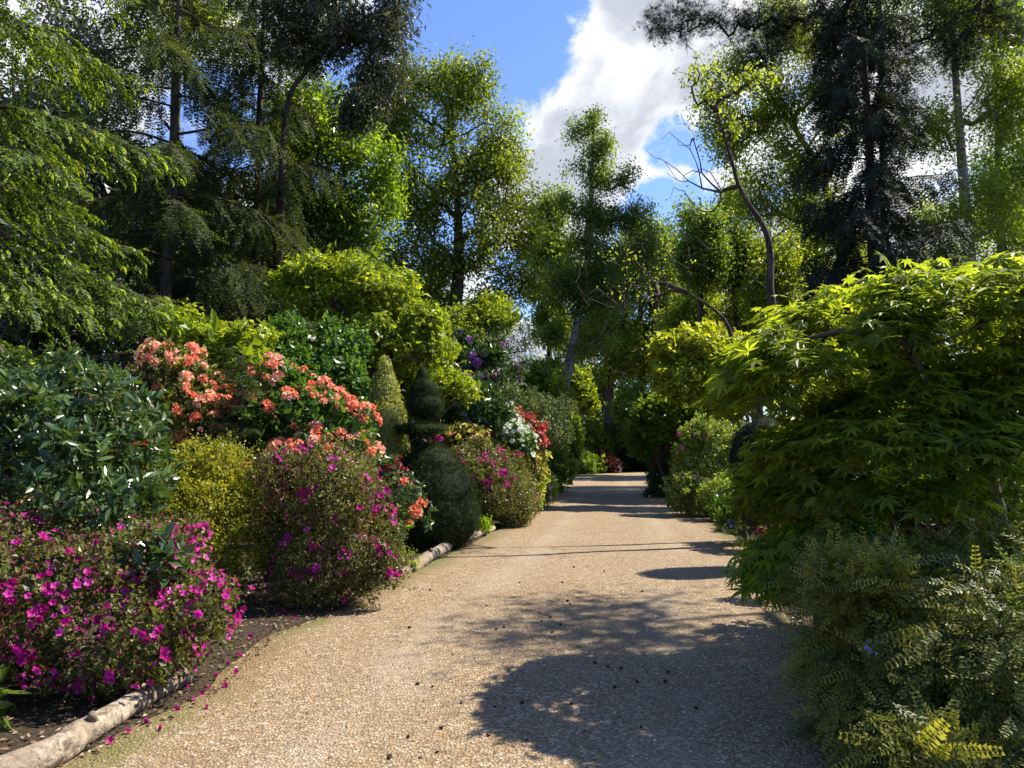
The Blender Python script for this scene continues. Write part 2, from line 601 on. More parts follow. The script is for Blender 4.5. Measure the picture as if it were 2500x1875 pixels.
def gravelmat(stone=False):
    m = bpy.data.materials.new('loose_stone' if stone else 'gravel')
    m.use_nodes = True
    q = NT(m.node_tree)
    geo = q.n('ShaderNodeNewGeometry')
    pos = geo.outputs['Position']
    stops = [(.0, (.075, .045, .022)), (.22, (.225, .138, .066)), (.45, (.325, .218, .112)), (.62, (.21, .17, .12)), (.8, (.42, .305, .175)), (1, (.62, .52, .38))]
    at = q.n('ShaderNodeAttribute', attribute_name='edge').outputs['Fac']
    patch = q.noise(pos, .9, 5.0, .6, .4)
    fine = q.noise(pos, 5.0, 6.0, .65)
    if stone:
        c = q.ramp(geo.outputs['Random Per Island'], stops)
        h = q.noise(pos, 90.0, 3.0)
    else:
        warp = q.n('ShaderNodeVectorMath', {0: pos, 1: q.n('ShaderNodeTexNoise', {'Vector': pos, 'Scale': 30.0}).outputs['Color'], 2: (0, 0, 0)}, operation='ADD').outputs[0]
        sc = q.n('ShaderNodeVectorMath', {0: pos, 1: (1, 1, 0)}, operation='MULTIPLY').outputs[0]
        v1 = q.n('ShaderNodeTexVoronoi', {'Vector': sc, 'Scale': 52.0, 'Randomness': 1.0}, voronoi_dimensions='2D')
        v2 = q.n('ShaderNodeTexVoronoi', {'Vector': sc, 'Scale': 140.0}, voronoi_dimensions='2D')
        r1 = q.n('ShaderNodeSeparateColor', {0: v1.outputs['Color']}).outputs[0]
        r2 = q.n('ShaderNodeSeparateColor', {0: v2.outputs['Color']}).outputs[0]
        c = q.mix(.35, q.ramp(r1, stops), q.ramp(r2, stops))
        gap = q.smooth(v1.outputs['Distance'], .42, .72)
        c = q.mix(q.math('MULTIPLY', gap, .55), c, (.10, .07, .045))
        h = q.math('SUBTRACT', q.math('MULTIPLY', r1, .5), q.math('MULTIPLY_ADD', v1.outputs['Distance'], 1.1, q.math('MULTIPLY', v2.outputs['Distance'], .4)))
    # ochre debris and moss towards the verges and in worn patches
    c = q.mix(q.smooth(fine, .50, .72, 0, .35), c, (.30, .17, .06))
    c = q.mix(q.math('MULTIPLY', q.smooth(patch, .50, .68, 0, .55), q.smooth(fine, .35, .6)), c, (.22, .15, .075))
    track = q.math('MULTIPLY', q.smooth(q.math('ABSOLUTE', q.math('SUBTRACT', at, .10)), .0, .10, 1, 0), q.smooth(q.noise(pos, .7, 3.0), .3, .6))
    c = q.mix(q.math('MULTIPLY', track, .35), c, (.40, .33, .245))
    edge = q.smooth(q.math('MULTIPLY_ADD', fine, .5, q.math('ADD', at, -.25)), .50, .95, 0, .85)
    c = q.mix(edge, c, q.mix(q.smooth(patch, .45, .6), (.17, .11, .05), (.12, .125, .03)))
    p = q.n('ShaderNodeBsdfPrincipled', {'Base Color': c, 'Roughness': .8, 'Specular IOR Level': .25})
    bp = q.n('ShaderNodeBump', {'Height': h, 'Strength': .9, 'Distance': .012})
    q.t.links.new(bp.outputs[0], p.inputs['Normal'])
    q.t.links.new(p.outputs[0], q.n('ShaderNodeOutputMaterial').inputs['Surface'])
    return m


SOIL, GRAVEL, STONE = soilmat(), gravelmat(), gravelmat(True)

r = np.concatenate([[0], np.geomspace(2, 600, 40)])
an = np.linspace(0, 2 * math.pi, 73)[:-1]
gv = [(0, 0, 0)] + [(q * math.cos(a), q * math.sin(a) + 10, 0) for q in r[1:] for a in an]
gt = [(0, 1 + i, 1 + (i + 1) % 72) for i in range(72)]
for k in range(len(r) - 2):
    for i in range(72):
        a, b = 1 + k * 72, 1 + (k + 1) * 72
        j = (i + 1) % 72
        gt += [(a + i, b + i, b + j), (a + i, b + j, a + j)]
put('ground', mesh('ground', gv, gt, None, None, [SOIL]), None, 'structure')

LEFT = np.array([(-3.3, -3), (-2.75, 1), (-2.42, 3.6), (-2.0, 5.0), (-2.1, 5.8), (-2.1, 6.6), (-1.75, 7.6), (-1.5, 9.2), (-.85, 12.2), (-.33, 14.8), (.25, 18), (1.1, 24), (1.85, 30), (2.6, 37), (3.5, 45), (6.5, 52), (13, 57), (24, 60)])
RIGHT = np.array([(2.2, -3), (2.0, 1), (1.95, 3.6), (2.35, 5.0), (2.5, 5.8), (2.6, 6.8), (2.75, 7.8), (3.4, 9.6), (3.9, 12), (4.25, 15), (4.45, 18), (4.95, 24), (5.7, 30), (6.7, 37), (8.0, 43), (10.5, 46.5), (16, 50), (25, 52)])


def edge_at(E, n=220):
    d = np.r_[0, np.cumsum(np.linalg.norm(np.diff(E, axis=0), axis=1))]
    s = np.linspace(0, 1, n)
    return np.stack([np.interp(s * d[-1], d, E[:, k]) for k in (0, 1)], 1)


def ground_z(x, y):
    return .010 * (1 + sines(np.stack([x, y, 0 * x], -1), 1.1, 5)) + .004


def path_strip():
    k = np.linspace(0, len(LEFT) - 1, 340)
    i = np.arange(len(LEFT))
    A = np.stack([np.interp(k, i, LEFT[:, 0]), np.interp(k, i, LEFT[:, 1])], 1)
    B = np.stack([np.interp(k, i, RIGHT[:, 0]), np.interp(k, i, RIGHT[:, 1])], 1)
    ker = np.ones(9) / 9
    for E in (A, B):
        for c in (0, 1):
            E[4:-4, c] = np.convolve(E[:, c], ker, 'valid')
    m = 28
    f = np.linspace(0, 1, m)
    Q = A[:, None] * (1 - f)[None, :, None] + B[:, None] * f[None, :, None]
    Q = Q.reshape(-1, 2)
    ff = np.tile(f, len(k))
    wob = sines(np.c_[Q, 0 * ff], 1.1, 9) * .07 + sines(np.c_[Q, 0 * ff], 6.0, 10) * .02
    e = np.abs(ff - .5) * 2
    Q[:, 0] += wob * (e > .8)
    z = ground_z(Q[:, 0], Q[:, 1]) + .006
    v = np.c_[Q, z]
    a = (np.arange(len(k) - 1)[:, None] * m + np.arange(m - 1)[None]).ravel()
    t = np.concatenate([np.stack([a, a + 1, a + m + 1], 1), np.stack([a, a + m + 1, a + m], 1)])
    me = mesh('gravel_drive', v, t, None, None, [GRAVEL], True)
    at = me.attributes.new('edge', 'FLOAT', 'POINT')
    at.data.foreach_set('value', (e ** 3).astype(np.float32))
    put('gravel_drive', me, None, 'structure')


path_strip()


def on_path(x, y, margin=0.0):
    return (x > np.interp(y, LEFT[:, 1], LEFT[:, 0]) + margin) & (x < np.interp(y, RIGHT[:15, 1], RIGHT[:15, 0]) - margin)


def stones():
    n = 27000
    y = 2.6 + 6.5 * rng.uniform(0, 1, n) ** 1.6
    x = rng.uniform(-2.7, 2.7, n)
    ok = on_path(x, y, .02)
    x, y = x[ok], y[ok]
    n = len(x)
    base = np.array([(1, 0, 0), (.3, .8, 0), (-.8, .6, 0), (-.8, -.6, 0), (.3, -.9, 0), (.1, .1, .75)])
    tri = np.array([(0, 1, 5), (1, 2, 5), (2, 3, 5), (3, 4, 5), (4, 0, 5)])
    a = rng.uniform(0, 6.28, n)
    sz = rng.lognormal(-.1, .35, n) * .0068
    st = rng.uniform(.6, 1.1, n)
    ca, sa = np.cos(a), np.sin(a)
    bb = base[None] * (1 + .25 * rng.normal(size=(n, 6, 1)))
    X = (bb[..., 0] * ca[:, None] - bb[..., 1] * sa[:, None] * st[:, None]) * sz[:, None] + x[:, None]
    Yy = (bb[..., 0] * sa[:, None] + bb[..., 1] * ca[:, None] * st[:, None]) * sz[:, None] + y[:, None]
    Z = bb[..., 2] * sz[:, None] + ground_z(x, y)[:, None] + .005
    v = np.stack([X, Yy, Z], -1).reshape(-1, 3)
    t = (np.arange(n)[:, None, None] * 6 + tri[None]).reshape(-1, 3)
    put('gravel', mesh('gravel', v, t, None, None, [STONE]), None, 'stuff')


stones()


def log(pts, r0, r1, label, mat, knots=()):
    g = G()
    p = spline(pts, 26)
    p = p + rng.normal(size=p.shape) * [.002, .002, .002]
    rad = np.linspace(r0, r1, 26) * (1 + .07 * sines(p, 3.0, int(abs(pts[0][0]) * 100)))
    polytube(g, p, 0, rad, 14, wob=.03)
    o = thing('edging_log', label, 'log', (p[0][0], p[0][1], 0), 'logs edging the drive')
    g.build('timber', [mat], o, True)
    for s in knots:
        k = G()
        i = int(s * 25)
        q = p[i] + np.array([.3, -.5, .75]) * rad[i] * .8
        polytube(k, [q, q + np.array([.25, -.5, .6]) * rad[i] * .9, q + np.array([.3, -.6, .7]) * rad[i] * 1.2], rad[i] * .45, rad[i] * .25, 8)
        k.build('knot', [LOGD], o, True)


def gp(u, v, z=0.0):
    d = ray(u, v)
    s = (z - EYE[2]) / d[2]
    return EYE + d * s


def lp(u, v, z):
    q = gp(u, v, z)
    return (q[0], q[1], z)


log([(-3.05, 2.7, .05), lp(60, 1868, .06), lp(200, 1790, .065), lp(345, 1705, .06)], .085, .066, 'pale weathered log edging the drive under the front magenta azalea', LOGM, (.75,))
log([lp(352, 1704, .05), lp(405, 1675, .05), lp(455, 1650, .05)], .064, .056, 'short dark log at the end of the nearest pale log', LOGD)
log([lp(1000, 1392, .05), lp(1050, 1357, .06), lp(1105, 1327, .06)], .086, .082, 'long pale log on the drive edge before the yellow grass tufts', LOGM, (.5,))
log([lp(1108, 1325, .06), lp(1160, 1306, .055), lp(1203, 1290, .05)], .08, .062, 'pale log on the drive edge at the foot of the yew topiary', LOGM, (.4, .8))
log([lp(945, 1414, .04), lp(972, 1402, .05), lp(998, 1391, .05)], .082, .06, 'broken brown log stub beside the second magenta azalea', LOGD)
log([lp(1362, 1188, .05), lp(1378, 1181, .06), lp(1398, 1178, .05)], .10, .09, 'distant pale log where the drive bends', LOGM)

# ---------------------------------------------------------------- generators
def grow(trunk, targets, r_base, r_tip, seg=.7, wig=.06, climb=1.0, expo=.5, sag=.0):
    """skeleton: each target joins the cheapest lower node; returns segments a, b, ra, rb and which belong to the trunk"""
    nodes = [np.array(p, float) for p in trunk]
    par = [-1] + list(range(len(trunk) - 1))
    N = np.array(nodes)
    T = np.asarray(targets, float)
    d0 = np.min(np.linalg.norm(T[:, None] - N[None], axis=2), 1)
    ends = []
    for k in np.argsort(d0):
        t = T[k]
        N = np.array(nodes)
        df = t - N
        hz = np.linalg.norm(df[:, :2], axis=1)
        cost = np.linalg.norm(df, axis=1) + climb * np.maximum(0, .45 * hz - df[:, 2])
        a = int(np.argmin(cost))
        D = np.linalg.norm(t - N[a])
        ns = max(1, int(D / seg))
        prev = a
        mid = rng.normal(size=3) * wig * D
        for s in range(1, ns + 1):
            f = s / ns
            q = N[a] + (t - N[a]) * f + (mid + np.array([0, 0, -sag * D])) * math.sin(math.pi * f)
            nodes.append(q)
            par.append(prev)
            prev = len(nodes) - 1
        ends.append(prev)
    cnt = np.zeros(len(nodes))
    for e in ends:
        cnt[e] += 1
    for i in range(len(nodes) - 1, 0, -1):
        if par[i] >= 0:
            cnt[par[i]] += cnt[i]
    rad = np.maximum(r_tip, r_base * (np.maximum(cnt, .2) / max(cnt[0], 1)) ** expo)
    nt = len(trunk)
    rad[:nt] = np.maximum(rad[:nt], np.linspace(r_base, r_tip * 2, nt))
    i = np.arange(1, len(nodes))
    pa = np.array(par)[1:]
    N = np.array(nodes)
    ra = np.minimum(rad[pa], rad[i] * 1.35)
    return N[pa], N[i], ra, rad[i], i < nt, N, rad


def shell(lobes, n, lo=.82, hi=1.04, bump=.12, freq=2.5, zmin=.04, seed=0, upper=-1.1, back=.5, stray=0.0):
    C = np.array([l[0] for l in lobes])
    R = np.array([l[1] for l in lobes])
    ar = R[:, 0] * R[:, 1] + R[:, 0] * R[:, 2] + R[:, 1] * R[:, 2]
    out, nr, tot = [], [], 0
    for it in range(14):
        m = n * 2 + 60
        ix = rng.choice(len(lobes), m, p=ar / ar.sum())
        d = unit(rng.normal(size=(m, 3)))
        rr = rng.uniform(lo, hi, m)
        rr = np.where(rng.uniform(0, 1, m) < stray, hi * rng.uniform(1.0, 1.16, m), rr)
        p = C[ix] + d * R[ix] * rr[:, None]
        p = p + d * R[ix] * (bump * sines(p, freq, seed) + .6 * bump * sines(p, freq * 2.9, seed + 1))[:, None]
        q = np.linalg.norm((p[:, None] - C) / R, axis=2)
        q[np.arange(m), ix] = 9
        ok = (q.min(1) > lo * .93) & (p[:, 2] > zmin) & (d[:, 2] > upper) & ((d[:, 1] < .35) | (rng.uniform(0, 1, m) < back))
        out.append(p[ok])
        nr.append(unit(d / R[ix])[ok])
        tot += ok.sum()
        if tot >= n:
            break
    return np.concatenate(out)[:n], np.concatenate(nr)[:n]


def lumpy(lobes, k=5, f=.45, shrink=.84, seed=None):
    r_ = np.random.default_rng(seed if seed is not None else int(rng.integers(1e6)))
    out = []
    for c, R_ in lobes:
        out.append((c, R_ * shrink))
        d = unit(r_.normal(size=(k * 3, 3)))
        d = d[d[:, 1] < .5][:k]
        for e in d:
            q = f * r_.uniform(.65, 1.3)
            out.append((c + e * R_ * (1.0 - q * .45) * r_.uniform(.85, 1.08), np.minimum(R_ * q, R_.mean() * q * 1.2)))
    return out


def whorl(p, ax, m, spread, size, jit, off=.0, droop=0.0, sj=.25):
    n = len(p)
    ax = unit(ax)
    e1 = unit(np.cross(ax, rng.normal(size=ax.shape)))
    e2 = np.cross(ax, e1)
    a = rng.uniform(0, 6.28, (n, m, 1))
    ti = np.radians(spread) * rng.uniform(.35, 1.15, (n, m, 1))
    d = ax[:, None] * np.cos(ti) + (e1[:, None] * np.cos(a) + e2[:, None] * np.sin(a)) * np.sin(ti)
    d = unit(d + np.array([0, 0, -droop]))
    pos = p[:, None] + rng.normal(size=(n, m, 3)) * jit + ax[:, None] * rng.uniform(-off, off, (n, m, 1))
    nn = ax[:, None] - (ax[:, None] * d).sum(-1, keepdims=True) * d + rng.normal(size=(n, m, 3)) * .35
    sz = size * (1 + sj * rng.normal(size=(n, m))).clip(.45, 1.8)
    ti = np.clip(.5 * rng.uniform(0, 1, (n, 1)) + .5 * rng.uniform(0, 1, (n, m)), 0, 1)
    return pos.reshape(-1, 3), d.reshape(-1, 3), unit(nn.reshape(-1, 3)), sz.ravel(), ti.ravel()


def L(u, v, ru, rv, Y, ry=None):
    return (P(u, v, Y), np.array([ru / F * Y, (ry if ry else ru / F * Y * .85), rv / F * Y]))


STAR = tpl([(0, 0, 0), (-.42, .35, .02), (-.12, .5, .04), (0, 1, -.2), (.12, .5, .04), (.42, .35, .02)], [(0, 2, 1), (0, 4, 3), (0, 5, 4), (0, 3, 2)])
T1 = tpl([(-.05, 0, 0), (-.34, .62, .08), (.30, 1, -.06)], [(0, 2, 1)])
L4, L4N, L4W, L8 = leaf4(), leaf4(.15, .04, .12), leaf4(.36, .1, .1), leaf8()
PALM, PALM5 = palmate(), palmate(5, 100, .12, .25)
FL5, TWG, TWG3 = flower(throat=-.45), needle_twig(), needle_twig(3, .42, .07, 48)
FROND, DRIP, TUFT = frond(), drip(), tuft()


def bush(name, label, cat, lobes, mat, ncl, m, size, T=L4, spread=58, jit=.02, off=.03, up=.35, bump=.12, freq=2.5, zmin=.04, inner=.25, isz=1.7,
         parts=0, flowers=(), stems=26, sr=.03, base=None, group=None, upper=-1.1, droop=0.0, back=.5, crown='foliage', lo=.80, hi=1.05, bark=None, seed=None, wood='stem', out=.05, lump=6, shoots=.2, sl=.30):
    c = np.mean([l[0] for l in lobes], 0)
    if base is None:
        base = (c[0], c[1], 0)
    o = thing(name, label, cat, base, group)
    seed = int(rng.integers(1e6)) if seed is None else seed
    R0 = np.mean([l[1] for l in lobes])
    if lump:
        lobes = lumpy(lobes, lump, seed=seed)
    if c[1] > 14 and (T is L4 or T is L4W):
        T, m, size = T1, int(m * 1.8), size * 1.0
    p, nr = shell(lobes, ncl, lo, hi, bump, freq, zmin, seed, upper, back, out)
    if shoots:
        ns = max(3, int(len(p) * shoots / 3))
        k = rng.choice(len(p), ns)
        sd = unit(nr[k] + np.array([0, 0, .8]) + rng.normal(size=(ns, 3)) * .45)
        ls = R0 * sl * rng.uniform(.3, 1.3, ns)
        ps = (p[k][:, None] + sd[:, None] * (ls[:, None] * np.array([.3, .65, 1.0])[None])[..., None]).reshape(-1, 3)
        sd3 = np.repeat(sd, 3, 0)
        ok = ps[:, 2] > zmin
        p, nr = np.concatenate([p, ps[ok]]), np.concatenate([nr, sd3[ok]])
    ax = unit(nr + np.array([0, 0, up]) + rng.normal(size=p.shape) * .25)
    q = whorl(p, ax, m, spread, size, jit, off, droop)
    if parts:
        pieces(o, 'leaf', T, T[0].shape[0] * 7.1 + size + len(T[1]) + sum(map(ord, mat.name)), mat, *q, most=parts, rest=crown)
    else:
        g = G()
        scatter(g, T, *q)
        g.build(crown, mat, o)
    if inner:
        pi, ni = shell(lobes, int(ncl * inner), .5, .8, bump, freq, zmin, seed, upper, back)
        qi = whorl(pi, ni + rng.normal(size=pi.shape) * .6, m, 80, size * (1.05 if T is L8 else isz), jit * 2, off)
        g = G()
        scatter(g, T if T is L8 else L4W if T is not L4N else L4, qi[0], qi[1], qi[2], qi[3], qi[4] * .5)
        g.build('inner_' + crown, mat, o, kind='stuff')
    if stems:
        k = rng.choice(len(p), min(stems, len(p)), replace=False)
        cc = np.array([c[0], c[1], max(.3 * c[2], .05)])
        tg = cc + (p[k] - cc) * .93
        b = np.array(base, float)
        tr = [b + [0, 0, -.05], b + [0, 0, max(.12 * c[2], .06)], b * .8 + cc * .2]
        a, e, ra, rb, tk, N, rad = grow(tr, tg, sr, sr * .16, .35, .10)
        g = G()
        g.add(*tubes(a, e, ra, rb, 5))
        g.build(wood, [bark or TWIG], o, True)
    for f in flowers:
        fp, fn = shell(lobes, int(f['n'] * 3), f.get('lo', 1.0), f.get('hi', 1.07), bump, freq, f.get('zmin', zmin), seed, -.6, .15)
        wt = f['w'](fp, fn) if 'w' in f else np.ones(len(fp))
        wt = np.maximum(wt, 1e-6)
        k = rng.choice(len(fp), min(f['n'], len(fp)), replace=False, p=wt / wt.sum())
        fp, fn = fp[k], fn[k]
        cl_ = f.get('clump', 4 if f['T'] is FL5 else 1)
        cj = np.zeros(len(fp))
        if cl_ > 1:
            q_ = np.arange(len(fp)) // cl_ * cl_
            fn = fn[q_]
            fp = fp[q_] + rng.normal(size=fp.shape) * f['size'] * 1.15 + fn * .01
            cj = (rng.uniform(-.35, .35, len(fp)))[q_]
        ax = unit(fn + np.array([.1, -.25, .35]) + rng.normal(size=fp.shape) * .3)
        d = unit(np.cross(ax, rng.normal(size=ax.shape)))
        sz = f['size'] * (1 + .32 * rng.normal(size=len(fp))).clip(.35, 1.7)
        ti = np.clip(rng.uniform(0, 1, len(fp)) * .9 + cj, 0, 1)
        if f.get('parts', 1):
            pieces(o, f.get('name', 'flower'), f['T'], f['key'], f['mat'], fp, d, ax, sz, ti, most=f.get('most', 300), rest='blossoms')
        else:
            g = G()
            scatter(g, f['T'], fp, d, ax, sz, ti)
            g.build(f.get('name', 'blossoms'), f['mat'], o, kind='stuff')
    return o


def truss(nb=11, fl=FL5, spread=80, sz=.42):
    """a ball-shaped head of blooms, axis +Z, radius about 1"""
    v, t, c, n = [], [], [], 0
    r_ = np.random.default_rng(8)
    for k in range(nb):
        e = math.radians(spread) * math.sqrt((k + .3) / nb)
        a = k * 2.4 + r_.uniform(-.2, .2)
        ax = np.array([math.sin(e) * math.cos(a), math.sin(e) * math.sin(a), math.cos(e)])
        s = unit(np.cross(ax, [.3, .2, .9] if e < .3 else [0, 0, 1.]))
        q = np.cross(s, ax)
        s_, c_ = math.sin(k), math.cos(k)
        s, q = s * c_ + q * s_, q * c_ - s * s_
        V = ax * .45 + sz * r_.uniform(.85, 1.15) * (fl[0][:, :1] * s + fl[0][:, 1:2] * q + fl[0][:, 2:] * ax)
        v.append(V)
        t.append(fl[1] + n)
        c.append(fl[2] + r_.uniform(-.25, .25))
        n += len(V)
    return tpl(np.concatenate(v), np.concatenate(t), np.concatenate(c))


TRUSS, TRUSSR = truss(7, flower(5, 38, .27), 84, .60), truss(14, flower(5, 45, .42), 95, .46)


def tree(name, label, trunk, lobes, mat, ncl, m, size, T=L4, r=.2, rt=.012, jit=.25, spread=95, bark=None, upper=-1.1, lo=.35, hi=1.03, bump=.16, freq=.8,
         group=None, cat='tree', seg=.9, wig=.07, climb=.9, droop=.25, extra=None, frac=1.0, flat=None, back=1.0, sides=5, expo=.5, up=.3, lump=4):
    if trunk[0][1] > 18 and (T is L4 or T is L4W):
        T, m, size = T1, int(m * 1.8), size * .92
    trunk = spline(trunk, max(6, len(trunk) * 2))
    o = thing(name, label, cat, (trunk[0][0], trunk[0][1], 0), group)
    if lump:
        lobes = lumpy(lobes, lump, .5, .80)
    p, nr = shell(lobes, ncl, lo, hi, bump, freq, .4, int(rng.integers(1e6)), upper, back)
    tg = p if extra is None else np.concatenate([p, extra])
    a, b, ra, rb, tk, N, rad = grow(trunk, tg, r, rt, seg, wig, climb, expo)
    g = G()
    polytube(g, N[:len(trunk)], 0, np.maximum(np.minimum(rad[:len(trunk)], np.linspace(r * 1.25, r * .18, len(trunk))), rt), 10, wob=.04)
    g.build('trunk', [bark or BARK], o, True)
    g = G()
    k = ~tk
    g.add(*tubes(a[k], b[k], ra[k], rb[k], sides))
    g.build('branches', [bark or BARK], o, True)
    if m:
        ax = unit(nr + rng.normal(size=p.shape) * .5 + np.array([0, 0, up]))
        pos, d, n, sz, ti = whorl(p, ax, m, spread, size, jit, 0, droop)
        if flat is not None:
            pos[:, 2] = np.repeat(p[:, 2], m) + (pos[:, 2] - np.repeat(p[:, 2], m)) * flat
        g = G()
        scatter(g, T, pos, d, n, sz, ti)
        g.build('crown', mat, o)
    return o


def conifer(name, label, base, H, r, spec, mat, bark=None, group=None, tip=None, lean=(0, 0)):
    """spec: n, z0, z1, rad(h), e0, droop, up, nl (laterals), lw (relative length), hang, tw (twig template), ts (twig length), per (twig spacing), az (range), tipT, tips"""
    o = thing(name, label, 'tree', (base[0], base[1], 0), group)
    g = G()
    zs = np.linspace(-.1, H, 14)
    pts = np.stack([base[0] + lean[0] * zs / H + .03 * np.sin(zs), base[1] + lean[1] * zs / H, zs], 1)
    polytube(g, pts, r, r * .12, 10, wob=.04)
    g.build('trunk', [bark or BARK], o, True)
    n = spec['n']
    hs = spec['z0'] + (spec['z1'] - spec['z0']) * (np.arange(n) + rng.uniform(-.4, .4, n)) / n
    mats = [bark or BARK, mat] + ([tip] if tip else [])
    a0, a1 = spec.get('az', (0, 2 * math.pi))
    for i, h in enumerate(hs):
        az = a0 + ((i * 2.39996 + rng.uniform(-.35, .35)) % (2 * math.pi)) / (2 * math.pi) * (a1 - a0)
        R = spec['rad'](h) * rng.uniform(.75, 1.12)
        if R < .15:
            continue
        fw = np.array([math.cos(az), math.sin(az), 0])
        sd = np.array([-fw[1], fw[0], 0])
        s = np.linspace(0, 1, 9)
        e0 = spec['e0'] + rng.normal() * .08 + .3 * max(0, h / H - .55)
        z = R * (math.tan(e0) * s - spec['droop'] * s ** 2 + spec['up'] * s ** 3.5)
        ax_ = np.array([base[0] + lean[0] * h / H, base[1] + lean[1] * h / H, h])
        line = ax_ + fw * (R * s)[:, None] + sd * (R * .08 * np.sin(s * 5 + i))[:, None] + np.array([0, 0, 1.]) * z[:, None]
        g = G()
        br = max(.010, min(r * .35, .013 * R + .006))
        polytube(g, line, br, br * .25, 5, m=0)
        nl = max(4, int(spec['nl'] * R))
        sl_ = np.linspace(spec.get('s0', .18), 1, nl)
        sl_ = np.repeat(sl_, 2)
        side = np.tile([-1., 1.], nl)
        sl_ = (sl_ + rng.normal(size=len(sl_)) * .02).clip(.05, 1)
        org = np.stack([np.interp(sl_, s, line[:, k]) for k in range(3)], 1)
        ln = R * spec['lw'] * (1.05 - sl_) ** .7 * rng.uniform(.6, 1.15, len(sl_)) + spec.get('lmin', .12)
        hang = spec['hang'] * rng.uniform(.5, 1.4, len(sl_))
        d = unit(fw * .75 + sd * side[:, None] * rng.uniform(.5, 1.0, len(sl_))[:, None] + np.array([0, 0, 1.]) * (-hang)[:, None])
        k = max(2, int(spec.get('kmax', 8)))
        f = (np.arange(k) + .3) / k
        bend = np.array([0, 0, -1.]) * (spec['bend'] * ln)[:, None, None] * (f ** 2)[None, :, None]
        tp = org[:, None] + d[:, None] * (ln[:, None] * f[None])[..., None] + bend
        need = (f[None] * np.ones((len(ln), 1)) * 0 + 1) > 0
        # drop twigs that would crowd a short lateral
        kk = np.maximum(2, (ln / spec['per']).astype(int))
        need = (np.arange(k)[None] % np.maximum(1, np.round(k / np.minimum(kk, k)).astype(int))[:, None]) == 0
        td = unit(d[:, None] + np.array([0, 0, -1.]) * (2 * spec['bend'] * f)[None, :, None] + rng.normal(size=tp.shape) * spec.get('tj', .35))
        tp, td = tp[need], td[need]
        tn = unit(np.array([0, 0, 1.]) + rng.normal(size=td.shape) * .45 + fw * .2)
        sz = spec['ts'] * rng.uniform(.7, 1.25, len(tp))
        tint = np.clip(.25 + .35 * rng.uniform(0, 1, len(tp)) + .25 * rng.uniform(), 0, 1)
        scatter(g, spec['tw'], tp, td, tn, sz, tint, 1)
        lk = ln > spec['per'] * 2.0
        if lk.any():
            g.add(*tubes(org[lk], (org + d * (ln * .6)[:, None])[lk] + np.array([0, 0, -1.]) * (spec['bend'] * ln * .36)[lk][:, None], np.full(lk.sum(), .006), np.full(lk.sum(), .003), 3), .5, 0)
        if tip:
            pr = spec['tips']
            q = rng.uniform(0, 1, len(tp)) < pr
            scatter(g, DRIP, tp[q] + td[q] * sz[q][:, None] * .55, unit(td[q] + fw * .4 + np.array([0, 0, .2])), np.array([[0, 0, 1.]]) + .25 * rng.normal(size=(q.sum(), 3)),
                    spec['tipL'] * rng.uniform(.6, 1.3, q.sum()), .3 + .5 * rng.uniform(0, 1, q.sum()), 2)
        g.build('branch', mats, o, False)
    return o

# ---------------------------------------------------------------- trees, left side
needle_far = needle_twig(5, .30, .07, 42)
hang_tw = needle_twig(6, .20, .045, 34)
conifer('spruce_tree', 'spruce with bright lime new shoots sweeping in over the glossy rhododendron', (-8.6, 10.4), 15, .24,
        dict(n=54, z0=2.3, z1=13.5, rad=lambda h: 4.15 * (1 - max(0, h - 2.5) / 17.5), e0=.10, droop=.52, up=.20, nl=6.4, lw=.40, lmin=.22, hang=.38, bend=.32, per=.11,
             kmax=8, tw=needle_far, ts=.25, tips=.66, tipL=.135, tj=.3), M['spruce_old'], BARK, tip=M['spruce_new'])
conifer('spruce_tree', 'dark drooping spruce with a straight bare trunk behind the lime shooted spruce', (gx(395, 17), 17), 19, .17,
        dict(n=60, z0=2.0, z1=18.5, rad=lambda h: 3.3 * (1 - max(0, h - 3) / 24), e0=.12, droop=.35, up=.1, nl=8.0, lw=.24, lmin=.38, hang=.75, bend=.45, per=.13,
             kmax=7, tw=hang_tw, ts=.42, tj=.55), M['dark_spruce'], BARK)
conifer('spruce_tree', 'dark hanging conifer between the bare spruce trunk and the leaning willow limb', (gx(612, 20), 20), 16.5, .2,
        dict(n=62, z0=1.5, z1=16, rad=lambda h: 3.0 * (1 - max(0, h - 4) / 19), e0=.15, droop=.4, up=.1, nl=8.0, lw=.26, lmin=.42, hang=.9, bend=.5, per=.14,
             kmax=7, tw=hang_tw, ts=.46, tj=.5), M['dark_spruce'], BARK)
tree('willow_tree', 'grey leaved tree with a limb leaning right across the blue sky',
     [(gx(660, 19), 19, 0), P(675, 800, 19), P(688, 420, 19), P(705, 240, 19), P(760, 160, 19), P(830, 70, 19), P(890, -30, 19)],
     [L(800, 90, 85, 110, 19), L(920, 55, 85, 75, 19), L(930, 190, 60, 80, 19), L(870, 260, 75, 70, 19), L(740, 60, 80, 90, 19), L(830, -70, 190, 80, 19), L(980, -20, 50, 70, 19)],
     M['willow'], 280, 80, .16, L4N, .10, .007, .20, 100, BARK, droop=.9)
tree('beech_tree', 'bright green beech in front of the dark conifers, right of the hanging one',
     [(gx(780, 22), 22, 0), P(785, 800, 22), P(790, 600, 22), P(800, 420, 22), P(810, 260, 22)],
     [L(740, 330, 110, 110, 22), L(850, 400, 100, 120, 22), L(700, 470, 80, 100, 22), L(860, 545, 90, 110, 22), L(770, 240, 110, 60, 22), L(760, 570, 110, 80, 22), L(930, 450, 50, 120, 22)],
     M['beech'], 330, 75, .135, L4W, .16, .008, .24)
